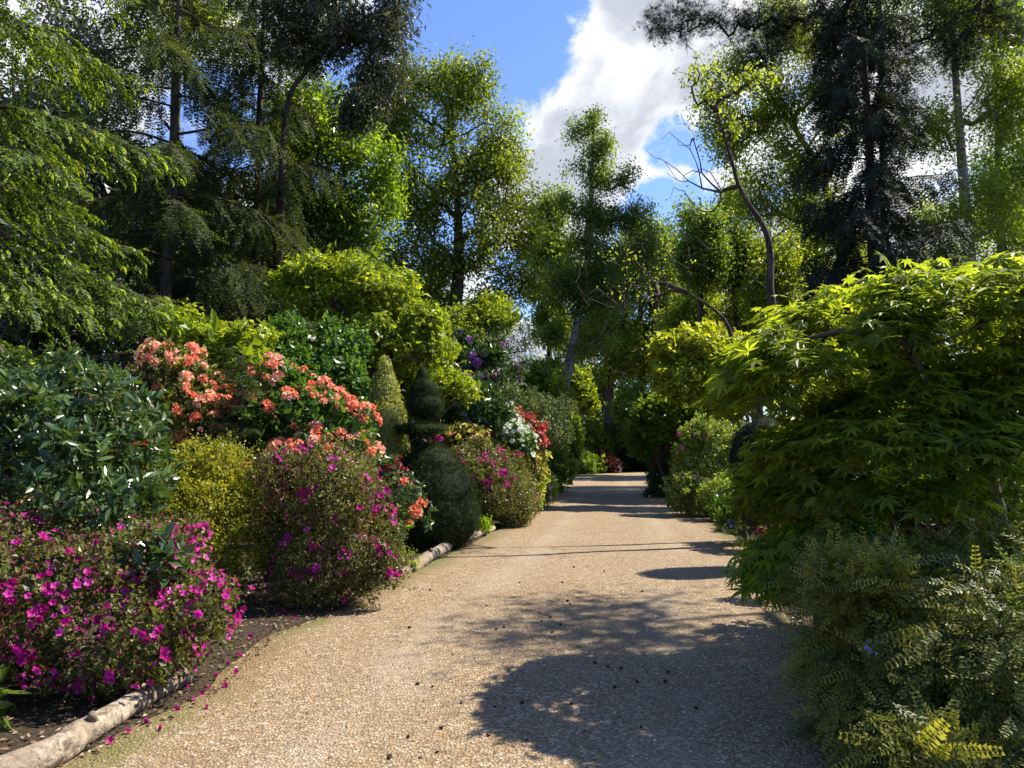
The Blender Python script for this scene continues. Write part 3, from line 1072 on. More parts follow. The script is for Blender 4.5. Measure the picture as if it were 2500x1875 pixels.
tree('oak_tree', 'big spreading yellow green oak with dark limbs against the blue sky',
     [(gx(1090, 29), 29, 0), P(1094, 860, 29), P(1108, 760, 29), P(1118, 690, 29), P(1120, 560, 29), P(1112, 420, 29), P(1090, 260, 29)],
     [L(1055, 195, 85, 60, 29), L(1160, 215, 65, 55, 29), L(975, 230, 55, 70, 29), L(940, 330, 50, 90, 29), L(1010, 270, 85, 120, 29), L(1130, 250, 100, 95, 29), L(1215, 350, 85, 120, 29), L(1060, 420, 140, 140, 29), L(1210, 480, 115, 130, 29), L(990, 560, 110, 120, 29), L(960, 400, 60, 150, 29),
      L(1150, 620, 120, 80, 29), L(1265, 590, 60, 70, 29), L(1270, 690, 70, 35, 29), L(1200, 745, 90, 30, 29), L(1050, 680, 100, 80, 29)],
     M['oak'], 760, 44, .155, L4, .34, .014, .30, expo=.55, lo=.45, bump=.26)
# the dense dark belt behind the left conifers
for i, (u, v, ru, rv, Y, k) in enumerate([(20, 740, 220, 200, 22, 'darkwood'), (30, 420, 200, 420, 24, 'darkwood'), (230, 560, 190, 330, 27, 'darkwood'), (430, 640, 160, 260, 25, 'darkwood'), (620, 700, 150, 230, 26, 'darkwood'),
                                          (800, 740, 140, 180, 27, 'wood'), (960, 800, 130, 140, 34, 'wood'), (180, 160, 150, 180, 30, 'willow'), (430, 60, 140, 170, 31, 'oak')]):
    lab = ['low dark tree under the sweeping lime boughs', 'dark evergreen filling in behind the lime shooted spruce', 'dark bushy tree behind the glossy rhododendron', 'dark tree behind the bare spruce trunk', 'dark tree under the hanging conifer',
           'shaded tree behind the golden maple', 'green tree low behind the oak trunk', 'thin grey leaved tree seen beside the spruce top', 'yellow leaved treetop behind the bare spruce trunk'][i]
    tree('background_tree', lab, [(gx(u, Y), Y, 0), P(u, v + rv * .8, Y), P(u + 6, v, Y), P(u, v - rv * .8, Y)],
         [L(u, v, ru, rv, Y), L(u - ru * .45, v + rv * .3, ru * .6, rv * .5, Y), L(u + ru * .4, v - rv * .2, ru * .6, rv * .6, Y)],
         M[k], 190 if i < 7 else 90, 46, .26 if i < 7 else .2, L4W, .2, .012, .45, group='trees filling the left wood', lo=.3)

# ---------------------------------------------------------------- trees, middle distance
tree('birch_tree', 'tall slender birch with a pale leaning trunk standing over the end of the drive',
     [(gx(1340, 33), 33, 0), P(1362, 1000, 33), P(1388, 900, 33), P(1396, 855, 33), P(1418, 740, 33), P(1438, 600, 33), P(1444, 450, 33), P(1450, 300, 33)],
     [L(1445, 320, 55, 60, 33), L(1450, 410, 75, 70, 33), L(1505, 450, 50, 50, 33), L(1430, 500, 60, 60, 33), L(1510, 540, 70, 60, 33), L(1545, 610, 55, 80, 33), L(1440, 620, 90, 70, 33),
      L(1400, 730, 100, 80, 33), L(1480, 700, 90, 70, 33), L(1340, 830, 60, 40, 33), L(1440, 830, 70, 45, 33)],
     M['birch'], 420, 60, .14, L4, .27, .010, .22, 100, BIRCH, droop=.6, lo=.25)
tree('alder_tree', 'darker tree between the oak and the slender birch',
     [(gx(1330, 36), 36, 0), P(1338, 950, 36), P(1342, 800, 36), P(1340, 640, 36), P(1335, 480, 36)],
     [L(1335, 500, 45, 80, 36), L(1320, 600, 55, 90, 36), L(1370, 620, 50, 90, 36), L(1330, 720, 60, 70, 36), L(1345, 800, 70, 50, 36)],
     M['wood'], 220, 60, .17, L4, .16, .012, .26)
for lab, u0, u1, Y, lobes, k in [
    ('dark trunked tree right of the birch where the drive ends', 1488, 1484, 57, [(1480, 720, 100, 100), (1550, 640, 90, 90), (1440, 800, 60, 60), (1530, 830, 80, 60)], 'wood'),
    ('second dark trunked tree at the drive end, slimmer one', 1560, 1566, 59, [(1600, 720, 110, 110), (1660, 800, 90, 90), (1560, 830, 70, 70), (1620, 620, 80, 80)], 'wood')]:
    tree('woodland_tree', lab, [(gx(u0, Y), Y, 0), P(u0, 1040, Y), P(u1, 900, Y), P((u0 + u1) / 2, 760, Y), P(u1 + 10, 640, Y)], [L(*q, Y) for q in lobes], M[k], 320, 56, .26, L4W, .46, .014, .55, expo=.45)
for i, (u, v, ru, rv, Y, k) in enumerate([(1710, 600, 52, 130, 44, 'birch'), (1795, 600, 55, 150, 46, 'birch'), (1880, 660, 60, 150, 44, 'spring'), (1965, 640, 60, 160, 47, 'spring'), (1690, 740, 80, 100, 50, 'spring'), (1840, 800, 100, 90, 48, 'spring'),
                                          (1560, 860, 120, 120, 58, 'spring'), (1420, 900, 90, 110, 60, 'wood'), (1700, 900, 120, 100, 60, 'spring'), (1300, 940, 80, 70, 62, 'wood'), (1990, 820, 110, 110, 52, 'spring'), (1600, 640, 70, 70, 55, 'spring')]):
    lab = ['narrow light green tree with its top in the blue gap', 'narrow light green tree next to the bare leaning stem', 'pale poplar behind the bare leaning stem', 'pale poplar beside the blue spruce', 'light bushy tree over the golden acer',
           'light tree low behind the bare stems', 'sunny tree filling the gap beyond the dark trunks', 'green tree beyond the foot of the birch', 'sunny tree behind the golden acer', 'low green tree left of the birch foot',
           'pale green tree behind the maple top', 'yellow green tree behind the bare branches'][i]
    tree('background_tree', lab, [(gx(u, Y), Y, 0), P(u, v + rv, Y), P(u + 3, v, Y), P(u, v - rv * .9, Y)],
         [L(u, v, ru, rv, Y), L(u - ru * .4, v + rv * .45, ru * .7, rv * .5, Y), L(u + ru * .35, v + rv * .25, ru * .7, rv * .5, Y)],
         M[k], 170, 44, .24, L4, .18, .012, .40, group='trees beyond the end of the drive', lo=.2)

# ---------------------------------------------------------------- trees, right side
tree('magnolia_tree', 'half bare tree whose dark crooked stem leans left over the golden acer',
     [(gx(1965, 13), 13, 0), P(1950, 900, 13), P(1920, 805, 13), P(1882, 740, 13), P(1880, 610, 13), P(1860, 545, 13), P(1808, 465, 13), P(1775, 350, 13), P(1748, 270, 13)],
     [L(1740, 230, 70, 60, 13), L(1830, 200, 80, 50, 13), L(1700, 180, 60, 50, 13), L(1800, 300, 60, 40, 13)], M['spring'], 110, 10, .07, L4, .085, .004, .05, 100, BARK, lo=.1, lump=0,
     extra=np.array([P(u + rng.normal() * 22, v + rng.normal() * 25, 13 + rng.normal() * .5) for u, v in [(1640, 350), (1660, 390), (1630, 420), (1690, 330), (1720, 400), (1655, 300), (1700, 440), (1740, 430), (1790, 390), (1810, 340),
                                                (1780, 300), (1890, 480), (1905, 390), (1880, 330), (1640, 460), (1680, 270), (1700, 540), (1760, 530), (1620, 380), (1670, 440), (1720, 350), (1750, 480), (1930, 560), (1940, 470)] for _ in (0, 1, 2)]), wig=.07, seg=.22, expo=.62)
tree('magnolia_tree', 'low bare limbed stem reaching left over the drive above the golden acer',
     [(gx(1875, 13.5), 13.5, 0), P(1850, 960, 13.5), P(1815, 885, 13.5), P(1790, 835, 13.5), P(1772, 785, 13.5), P(1730, 745, 13.5), P(1680, 715, 13.5)],
     [L(1600, 650, 110, 50, 13.5), L(1560, 700, 120, 40, 13.5), L(1500, 620, 80, 40, 13.5)], M['spring'], 60, 4, .06, L4, .060, .004, .05, 100, BARK, lump=0,
     extra=np.array([P(rng.uniform(1400, 1640), rng.uniform(560, 790), 13.4 + rng.normal() * .6) for _ in range(75)] + [P(rng.uniform(1560, 1760), rng.uniform(560, 680), 13.4 + rng.normal() * .5) for _ in range(25)]
                    + [P(rng.uniform(1820, 1980), rng.uniform(640, 740), 13.4) for _ in range(10)]), wig=.06, seg=.25, expo=.62, up=.6)
tree('birch_tree', 'airy bright birch crown between the bare stem and the blue spruce',
     [(gx(2075, 36), 36, 0), P(2070, 800, 36), P(2050, 600, 36), P(2010, 440, 36), P(1950, 330, 36), P(1880, 230, 36), P(1800, 150, 36)],
     [L(1760, 200, 75, 85, 36), L(1850, 290, 100, 120, 36), L(1960, 420, 100, 130, 36), L(1890, 110, 100, 100, 36), L(1850, 470, 75, 110, 36), L(2040, 540, 80, 110, 36), L(1760, 330, 60, 70, 36), L(2010, 240, 90, 110, 36), L(2060, 80, 110, 110, 36)],
     M['spring'], 560, 56, .17, L4, .24, .011, .42, 100, BARKG, lo=.2)
tree('birch_tree', 'birch with the thicker pale trunk right of the blue spruce',
     [(gx(2395, 36), 36, 0), P(2380, 800, 36), P(2368, 640, 36), P(2352, 450, 36), P(2335, 220, 36), P(2318, 0, 36), P(2310, -140, 36)],
     [L(2330, 60, 120, 120, 36), L(2430, 250, 90, 150, 36), L(2290, 320, 55, 110, 36), L(2440, 500, 80, 120, 36), L(2310, 540, 60, 110, 36), L(2330, -80, 180, 80, 36)],
     M['spring'], 420, 50, .18, L4, .32, .011, .46, 100, BIRCH, lo=.15)
tree('birch_tree', 'second pale trunked birch at the edge, right of the thicker one',
     [(gx(2455, 38), 38, 0), P(2452, 800, 38), P(2445, 600, 38), P(2438, 400, 38), P(2430, 150, 38), P(2425, -120, 38)],
     [L(2480, 80, 110, 140, 38), L(2420, 430, 70, 140, 38), L(2500, 380, 80, 150, 38), L(2480, 620, 90, 90, 38), L(2600, 200, 120, 200, 38)],
     M['beech'], 380, 50, .18, L4, .27, .011, .46, 100, BIRCH, lo=.15)
for i, (u, v, ru, rv, Y, k) in enumerate([(2300, 640, 120, 150, 48, 'spring'), (2470, 720, 120, 130, 46, 'spring'), (2150, 700, 120, 120, 52, 'spring'), (2560, 420, 140, 260, 44, 'beech')]):
    lab = ['sunlit tree low behind the birch trunks', 'bushy tree at the edge behind the maple', 'light tree behind the foot of the blue spruce', 'tall leafy tree at the edge beyond the birches'][i]
    tree('background_tree', lab, [(gx(u, Y), Y, 0), P(u, v + rv, Y), P(u + 3, v, Y), P(u, v - rv * .9, Y)], [L(u, v, ru, rv, Y), L(u - ru * .4, v + rv * .4, ru * .7, rv * .5, Y)],
         M[k], 160, 44, .22, L4, .18, .012, .40, group='trees behind the right border', lo=.2)
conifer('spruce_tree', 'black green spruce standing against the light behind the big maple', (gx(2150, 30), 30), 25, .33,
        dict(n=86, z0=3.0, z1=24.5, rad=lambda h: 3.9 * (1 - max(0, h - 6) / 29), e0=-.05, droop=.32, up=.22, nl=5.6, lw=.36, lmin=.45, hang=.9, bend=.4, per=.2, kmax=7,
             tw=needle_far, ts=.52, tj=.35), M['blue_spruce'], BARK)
PY = 33.0
pine_l = [L(u, v, ru, rv, PY, 1.2) for u, v, ru, rv in [(1620, 70, 55, 45), (1700, 40, 60, 45), (1790, 60, 70, 55), (1880, 40, 80, 70), (1850, 150, 50, 40), (2000, 90, 90, 90), (2150, 120, 110, 120), (2290, 90, 100, 110), (2130, 290, 110, 90),
                                                        (2420, 30, 110, 100), (2040, 230, 60, 70), (1960, -60, 160, 60), (2250, -90, 220, 80)]]
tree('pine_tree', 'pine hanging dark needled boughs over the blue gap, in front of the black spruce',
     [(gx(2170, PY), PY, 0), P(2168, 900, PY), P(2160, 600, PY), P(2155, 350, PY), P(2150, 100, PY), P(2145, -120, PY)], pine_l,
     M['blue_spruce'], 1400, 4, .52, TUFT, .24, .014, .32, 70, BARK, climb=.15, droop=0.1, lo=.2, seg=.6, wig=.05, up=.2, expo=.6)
tree('birch_tree', 'tall leafy tree beside the right border that dapples the drive with shade',
     [(9.2, 9.6, 0), (9.1, 9.6, 3), (8.9, 9.6, 6), (8.6, 9.7, 9.5)], [(np.array([7.9, 9.6, 9.2]), np.array([1.5, 1.7, 1.1])), (np.array([9.0, 10.4, 10.2]), np.array([1.4, 1.6, 1.2])), (np.array([8.0, 8.4, 7.9]), np.array([1.0, 1.2, .8]))],
     M['beech'], 90, 30, .10, L4W, .13, .008, .28, 100, BIRCH, lo=.2)

# ---------------------------------------------------------------- left border, front to back
def patchy(seed, freq=1.6, right=0.0, low=0.0, base=.06, c=None):
    def f(p, n):
        s = sines(p, freq, seed)
        wt = np.clip(s * 2.0 - .25, 0, 1) ** 2 + base * .45
        if c is not None:
            wt = wt * np.clip(1 + right * (p[:, 0] - c[0]) - low * (p[:, 2] - c[2]), .08, 4)
        return wt
    return f


lob = [L(200, 1480, 230, 190, 5.3, .8), L(385, 1420, 140, 130, 5.6, .7), L(390, 1560, 125, 100, 5.1, .5), L(505, 1465, 88, 72, 5.4, .5), L(90, 1380, 180, 130, 5.6, .8), L(-80, 1520, 200, 200, 5.3, .9), L(230, 1600, 150, 70, 5.0, .4)]
c0 = P(300, 1520, 5.2)
bush('azalea_bush', 'magenta azalea over the nearest pale log, thick with buds and small leaves', 'azalea', lob, M['azalea'], 2300, 7, .032, L4W, 62, .02, .03, .35, .17, 2.6, inner=.3,
     flowers=[dict(n=640, T=FL5, key='azf', mat=M['magenta'], size=.028, w=patchy(3, 2.2, 2.2, 1.5, .05, c0)),
              dict(n=2400, T=leaf4(.2, .1, 0), key='bud', name='buds', mat=M['bud'], size=.032, parts=0, w=patchy(12, 1.5, -.9, -1.2, .25, c0), lo=.97)], seed=5, parts=0)
bush('rhododendron_bush', 'glossy dark rhododendron with white glinting leaves behind the front azalea', 'rhododendron',
     [L(120, 1100, 170, 190, 6.7, 1.0), L(270, 1150, 120, 150, 6.4, .8), L(60, 960, 150, 90, 7.0, .9), L(220, 960, 100, 80, 6.9, .8), L(-80, 1150, 170, 230, 6.8, 1.0), L(310, 1050, 70, 100, 6.6, .6), L(330, 1230, 80, 60, 6.0, .45)],
     M['rhodo'], 820, 8, .105, L8, 72, .02, .03, .6, .16, 2.6, parts=300, seed=8, inner=.3,
     flowers=[dict(n=9, T=TUFT, key='seedh', name='seed_head', mat=M['seedhead'], size=.10, w=lambda p, n: (p[:, 2] > 1.7) + .01, lo=1.03, hi=1.1)])
bush('rhododendron_bush', 'spray of pale rhododendron leaves poking up through the front azalea', 'rhododendron', [L(405, 1370, 55, 60, 5.2, .16), L(330, 1340, 40, 35, 5.2, .12)],
     M['rhodo'], 30, 7, .11, L8, 70, .01, .02, .7, .1, 2.6, parts=300, inner=0, stems=10, sr=.012, lo=.7, hi=1.1, zmin=.5)
bush('spirea_bush', 'round golden yellow bush between the two magenta azaleas', 'shrub',
     [L(530, 1230, 130, 130, 8.4, .6), L(600, 1320, 85, 110, 8.2, .45), L(460, 1150, 75, 80, 8.5, .5), L(450, 1280, 80, 110, 8.3, .5), L(560, 1130, 60, 50, 8.5, .4)],
     M['spirea'], 2200, 9, .030, L4, 55, .028, .04, .55, .20, 2.6, seed=21, inner=.25)
lob = [L(800, 1230, 130, 130, 8.2, .6), L(720, 1190, 90, 90, 8.5, .55), L(880, 1300, 90, 110, 7.9, .45), L(790, 1360, 130, 90, 7.9, .45), L(900, 1380, 70, 70, 7.7, .3), L(860, 1170, 70, 60, 8.4, .4), L(780, 1420, 120, 50, 7.9, .4), L(690, 1330, 60, 90, 8.2, .4)]
c1 = P(820, 1280, 8.1)
bush('azalea_bush', 'magenta azalea with a reddish crown standing between golden bush and topiary', 'azalea', lob, M['azalea'], 2300, 7, .034, L4, 60, .024, .03, .4, .19, 2.4, seed=33, inner=.25,
     flowers=[dict(n=460, T=FL5, key='azf', mat=M['magenta'], size=.031, w=patchy(2, 2.0, 1.4, 0.2, .03, c1)),
              dict(n=1500, T=leaf4(.2, .1, 0), key='bud', name='buds', mat=M['bud'], size=.036, parts=0, w=patchy(14, 1.4, .2, -.8, .2, c1), lo=.97)])
# orange rhododendrons
lob = [L(430, 900, 80, 60, 9.9, .5), L(470, 1000, 90, 90, 9.6, .5), L(370, 950, 60, 110, 9.8, .5), L(530, 1060, 70, 80, 9.4, .4), L(330, 1060, 70, 80, 9.4, .5)]
bush('rhododendron_bush', 'leggy orange flowered rhododendron under the pale yellow maple', 'rhododendron', lob, M['azalea'], 420, 9, .062, L4, 62, .02, .04, .4, .2, 2.2, seed=41, inner=.3, sr=.028, stems=60, bark=DEADM,
     flowers=[dict(n=95, T=TRUSS, key='otr', name='flower_cluster', mat=M['orange'], size=.076, w=lambda p, n: ((p[:, 2] > 2.0) * (p[:, 2] > 2.75 - .0 * p[:, 0]) * 1. + (p[:, 0] > -4.25) * .9 + .02), most=300)])
lob = [L(690, 950, 100, 60, 9.8, .5), L(760, 1030, 110, 70, 9.6, .5), L(840, 1040, 70, 70, 9.6, .45), L(870, 1110, 60, 50, 9.4, .35), L(640, 1060, 80, 90, 9.6, .5), L(760, 1120, 110, 60, 9.2, .4)]
bush('rhododendron_bush', 'orange flowered rhododendron in full bloom above the second azalea', 'rhododendron', lob, M['hazel'], 420, 9, .075, L4, 66, .02, .04, .5, .2, 2.2, seed=43, inner=.35, sr=.03, bark=DEADM,
     flowers=[dict(n=165, T=TRUSS, key='otr', name='flower_cluster', mat=M['orange'], size=.078, w=lambda p, n: np.clip(.2 + 2.2 * n[:, 2], .05, 2) * np.clip(1.2 + .6 * (p[:, 0] + 2.6), .15, 2) + .02)])
bush('rhododendron_bush', 'small orange flowered rhododendron at the foot of the yew topiary', 'rhododendron', [L(985, 1215, 45, 45, 9.6, .3), L(1010, 1265, 40, 40, 9.4, .25), L(950, 1250, 50, 60, 9.7, .3)],
     M['rhodo'], 80, 7, .085, L8, 70, .015, .02, .6, .15, 2.5, parts=120, stems=16, sr=.018,
     flowers=[dict(n=13, T=TRUSS, key='otr', name='flower_cluster', mat=M['orange'], size=.082, w=lambda p, n: np.clip(n[:, 0] + .6, .05, 2))])
bush('azalea_bush', 'deep crimson azalea squeezed between the orange blooms and the topiary', 'azalea', [L(945, 1165, 40, 40, 10.4, .25), L(975, 1195, 35, 35, 10.2, .25), L(925, 1140, 30, 30, 10.5, .2)],
     M['rhodo'], 120, 7, .05, L4, 60, .02, .02, .4, stems=10, sr=.012, flowers=[dict(n=90, T=FL5, key='crf', mat=M['crimson'], size=.038)])
bush('rhododendron_bush', 'shaded red budded rhododendron behind the glossy one', 'rhododendron', [L(300, 1060, 60, 50, 8.0, .4), L(260, 1000, 60, 60, 8.2, .4)],
     M['azalea_red'], 220, 7, .055, L4, 60, .02, .03, .4, stems=24, sr=.014, bark=DEADM, flowers=[dict(n=22, T=FL5, key='raf', mat=M['redaz'], size=.05)])
# low filler behind the front row
bush('leafy_shrub', 'dark leafy shrub filling the gap behind the golden bush', 'shrub', [L(560, 1080, 120, 80, 10.3, .5), L(640, 1130, 90, 70, 10.0, .4), L(450, 1090, 90, 80, 10.4, .5)],
     M['hazel'], 480, 8, .07, L4, 65, .03, .04, .4)
conifer('young_larch', 'young fine needled conifer with a thin dark stem among orange blooms', (gx(584, 8.95), 8.95), 2.85, .03,
        dict(n=40, z0=.95, z1=2.9, rad=lambda h: .14 + .36 * (2.85 - h) / 2.0, e0=.25, droop=.3, up=.1, nl=16, lw=.4, lmin=.05, hang=.3, bend=.2, per=.05, kmax=5, tw=needle_twig(6, .4, .04, 50), ts=.11, tj=.35), M['yew'], BARK)
# the pale yellow maple and the hazel behind
bush('japanese_maple', 'small pale yellow maple rising behind the orange blooms', 'maple', [L(470, 830, 70, 45, 12.2, .5), L(560, 850, 80, 50, 12.0, .5), L(440, 790, 45, 30, 12.3, .3), L(520, 910, 90, 70, 11.8, .5), L(615, 820, 40, 25, 12.2, .3), L(600, 900, 60, 50, 12, .4)],
     M['gold_acer'], 640, 7, .095, STAR, 75, .05, .04, .2, .22, 2.4, sr=.05, stems=40, droop=.35, bark=BARK)
bush('hazel_bush', 'rounded fresh green hazel left of the golden cone', 'shrub', [L(700, 870, 90, 75, 13.2, .6), L(810, 870, 70, 80, 13.3, .6), L(760, 950, 110, 70, 13.0, .6), L(840, 960, 60, 70, 13.1, .5), L(680, 960, 70, 70, 13.2, .5)],
     M['hazel'], 900, 8, .085, L4W, 70, .05, .04, .35, .2, 2.2, sr=.06)
bush('japanese_maple', 'big golden Japanese maple with layered boughs sloping down to the right', 'maple',
     [L(770, 670, 70, 45, 15.3, .8), L(850, 690, 90, 55, 15.2, .9), L(940, 730, 80, 55, 15.0, .9), L(1010, 800, 70, 45, 15.0, .8), L(1070, 850, 55, 30, 15.0, .6), L(800, 760, 110, 60, 15.2, .9), L(920, 810, 110, 60, 15.0, .9), L(1000, 870, 90, 45, 14.8, .7), L(730, 700, 50, 60, 15.5, .7)],
     M['gold_acer'], 1500, 8, .10, STAR, 80, .06, .04, .15, .2, 2.0, sr=.11, stems=46, droop=.45, upper=-.35, bark=BARK, lo=.72, base=(gx(880, 15.6), 15.6, 0))
bush('japanese_maple', 'shaded lower maple boughs behind the golden cone', 'maple', [L(880, 910, 130, 60, 16.2, .9), L(1040, 930, 90, 50, 16.0, .8), L(960, 990, 90, 50, 16.0, .8), L(1100, 960, 60, 40, 15.8, .6)],
     M['gold_acer'], 700, 8, .10, STAR, 80, .06, .04, .15, .2, 2.0, sr=.07, stems=30, droop=.45, upper=-.35, bark=BARK)
# clipped cones and topiary
def cone_lobes(u, Y, prof):
    return [(np.array([gx(u, Y), Y, z]), np.array([r_, r_, h_])) for z, r_, h_ in prof]
YT = 12.6
ytop = thing('yew_topiary', 'dark clipped yew topiary of dome, flat disc and pear shaped top', 'topiary', (gx(1050, YT), YT, 0))
def ellipsoid(g, c, R_, tint=.15, nu=28, nv=16, rough=.03):
    u = np.linspace(0, 2 * math.pi, nu, endpoint=False)
    v = np.linspace(0, math.pi, nv)
    U, V = np.meshgrid(u, v)
    d = np.stack([np.sin(V) * np.cos(U), np.sin(V) * np.sin(U), np.cos(V)], -1).reshape(-1, 3)
    p = c + d * R_
    p = c + d * R_ * (1 + rough * sines(p, 5.0, 3))[:, None]
    a = (np.arange(nv - 1)[:, None] * nu + np.arange(nu)[None]).ravel()
    b = (np.arange(nv - 1)[:, None] * nu + (np.arange(nu)[None] + 1) % nu).ravel()
    g.add(p, np.concatenate([np.stack([a, a + nu, b + nu], 1), np.stack([a, b + nu, b], 1)]), tint)


def clipped(name, lobes, n, size, T=TWG3, parent=ytop, mat='yew', bump=.03, core=.925, loose=.75):
    p, nr = shell(lobes, n, .95, 1.02, bump, 4.0, .03, 2, back=.4)
    g = G()
    d = unit(nr + loose * rng.normal(size=p.shape))
    scatter(g, T, p - nr * size * .25, d, unit(nr + .4 * rng.normal(size=p.shape)), size * rng.uniform(.6, 1.25, len(p)), np.clip(rng.uniform(.1, .8, len(p)), 0, 1))
    for c, R_ in lobes:
        ellipsoid(g, c, R_ * core)
    g.build(name, M[mat], parent)


zt = lambda v: P(1050, v, YT)[2]
xt = lambda u: gx(u, YT)
clipped('dome', [(np.array([xt(1057), YT, .50]), np.array([.83, .83, .72])), (np.array([xt(1056), YT, .85]), np.array([.76, .76, .74])), (np.array([xt(1052), YT, 1.16]), np.array([.58, .58, .58]))], 11500, .047)
clipped('disc', [(np.array([xt(1030), YT, zt(1047)]), np.array([.45, .45, .11]))], 2300, .042, core=.88)
clipped('pear_top', [(np.array([xt(1036), YT, zt(988)]), np.array([.33, .33, .24])), (np.array([xt(1034), YT, zt(962)]), np.array([.26, .26, .30])), (np.array([xt(1030), YT, zt(930)]), np.array([.12, .12, .26]))], 2800, .044)
g = G()
polytube(g, [(xt(1045), YT, .1), (xt(1036), YT, 1.6), (xt(1028), YT, zt(1070)), (xt(1030), YT, zt(1040)), (xt(1034), YT, zt(1000))], .05, .03, 8)
g.build('stem', [BARK], ytop, True)
gc = thing('golden_conifer', 'tall golden green clipped cone left of the yew topiary', 'shrub', (gx(938, 12.9), 12.9, 0))
clipped('foliage', cone_lobes(938, 12.9, [(.75, .42, .8), (1.35, .46, .8), (1.95, .40, .75), (2.5, .28, .6), (2.9, .15, .36)]), 15000, .036, L4, gc, 'variegated', .10, .84, 1.0)
g = G()
polytube(g, [(gx(938, 12.9), 12.9, -.05), (gx(938, 12.9), 12.9, .6)], .05, .04, 8)
g.build('stem', [BARK], gc, True)
# grasses and small plants in front of the topiary
def blades(name, label, cat, c, n, h, rad, mat, wd=.006, droop=.5, group=None, stiff=0):
    o = thing(name, label, cat, (c[0], c[1], 0), group)
    T = []
    v, t = [], []
    for k in range(5):
        s = k / 4
        w_ = (1 - s) ** .7 * 1.0
        v += [(-w_, s, -droop * s * s), (w_, s, -droop * s * s)]
    for k in range(4):
        t += [(2 * k, 2 * k + 1, 2 * k + 3), (2 * k, 2 * k + 3, 2 * k + 2)]
    T = tpl(np.array(v) * [wd / h, 1, 1], t, [-.2 + .08 * (k // 2) for k in range(10)])
    a = rng.uniform(0, 6.28, n)
    e = np.radians(rng.uniform(8, 62, n))
    d = np.stack([np.sin(e) * np.cos(a), np.sin(e) * np.sin(a), np.cos(e)], 1)
    pos = np.stack([c[0] + rad * .35 * np.cos(a) * rng.uniform(0, 1, n), c[1] + rad * .35 * np.sin(a) * rng.uniform(0, 1, n), np.full(n, .0)], 1)
    nn = unit(np.array([[0, 0, 1.]]) - d * d[:, 2:] + 1e-3)
    pieces(o, 'blade', T, ('bl', wd / h, droop, mat.name), mat, pos, d, nn, h * rng.uniform(.6, 1.15, n), rng.uniform(.1, .9, n), most=300, rest='blades')
    return o


blades('grass_tuft', 'bright yellow grass tuft by the log, the larger of the pair', 'grass', gp(1050, 1318)[:2], 170, .30, .15, M['yellow_grass'], .005)
blades('grass_tuft', 'small yellow grass tuft left of the larger one', 'grass', gp(1003, 1326)[:2], 90, .22, .10, M['yellow_grass'], .005)
bush('leafy_perennial', 'broad leaved green perennial between second azalea and grass tuft', 'plant', [L(972, 1290, 28, 35, 10.6, .2)], M['lime_acer'], 14, 4, .17, L8, 50, .02, .02, 1.0, parts=80, stems=0, inner=0)
bush('leafy_perennial', 'low green plant spilling to the pale log end', 'plant', [L(980, 1370, 40, 28, 9.9, .2)], M['spring'], 90, 5, .04, L4, 60, .03, .02, .6, stems=4, sr=.006, inner=0)
bush('leafy_perennial', 'small lime plant at the dome foot by the log end', 'plant', [L(1183, 1285, 18, 18, 14.2, .15)], M['lime_acer'], 60, 5, .05, L4W, 60, .03, .02, .6, stems=4, sr=.006, inner=0)
# third azalea group
lob = [L(1190, 1180, 105, 100, 16.2, .8), L(1145, 1135, 50, 50, 16.4, .6), L(1258, 1200, 52, 75, 18.0, .6), L(1200, 1240, 90, 50, 15.8, .6), L(1140, 1210, 60, 80, 15.8, .6)]
c2 = P(1190, 1180, 15.6)
bush('azalea_bush', 'large magenta azalea on the drive edge just past the yew topiary', 'azalea', lob, M['azalea'], 2000, 7, .045, L4, 60, .035, .04, .4, .19, 1.8, seed=51, inner=.25,
     flowers=[dict(n=330, T=FL5, key='azf', mat=M['magenta'], size=.045, w=patchy(6, 1.5, .2, .1, .06, c2), most=300), dict(n=900, T=L4, key='gl', name='young_leaves', mat=M['azalea'], size=.05, parts=0, lo=.97)])
bush('azalea_bush', 'yellow azalea behind the disc of the topiary', 'azalea', [L(1140, 1070, 50, 22, 17.0, .4), L(1080, 1068, 30, 18, 17.0, .3)], M['azalea'], 240, 7, .05, L4, 60, .03, .03, .4, stems=8,
     flowers=[dict(n=150, T=FL5, key='yef', mat=M['yellowfl'], size=.055, most=150), dict(n=50, T=FL5, key='pkf2', mat=M['magenta'], size=.055, most=50)])
bush('azalea_bush', 'cream yellow azalea at the far side of the third magenta one', 'azalea', [L(1285, 1120, 40, 45, 19.4, .5), L(1296, 1170, 32, 50, 19.4, .5), L(1250, 1105, 40, 30, 19.4, .4), L(1305, 1210, 20, 35, 19.6, .3)], M['spring'], 420, 7, .055, L4, 60, .03, .03, .4,
     flowers=[dict(n=420, T=FL5, key='yef', mat=M['yellowfl'], size=.056, most=300)])
bush('azalea_bush', 'white azalea in front of the red one', 'azalea', [L(1260, 1060, 32, 32, 18.2, .4), L(1240, 1020, 30, 25, 18.6, .4), L(1285, 1085, 25, 20, 17.9, .3)], M['hazel'], 260, 7, .055, L4, 60, .03, .03, .4, stems=8,
     flowers=[dict(n=260, T=FL5, key='whf', mat=M['whitefl'], size=.06, most=200)])
bush('azalea_bush', 'scarlet azalea arching above the white one', 'azalea', [L(1245, 1025, 35, 22, 19.2, .5), L(1280, 1045, 35, 28, 19.0, .5), L(1305, 1075, 22, 20, 18.8, .4)], M['azalea_red'], 260, 7, .055, L4, 60, .03, .03, .4, stems=8,
     flowers=[dict(n=380, T=FL5, key='raf2', mat=M['redaz'], size=.055, most=300)])
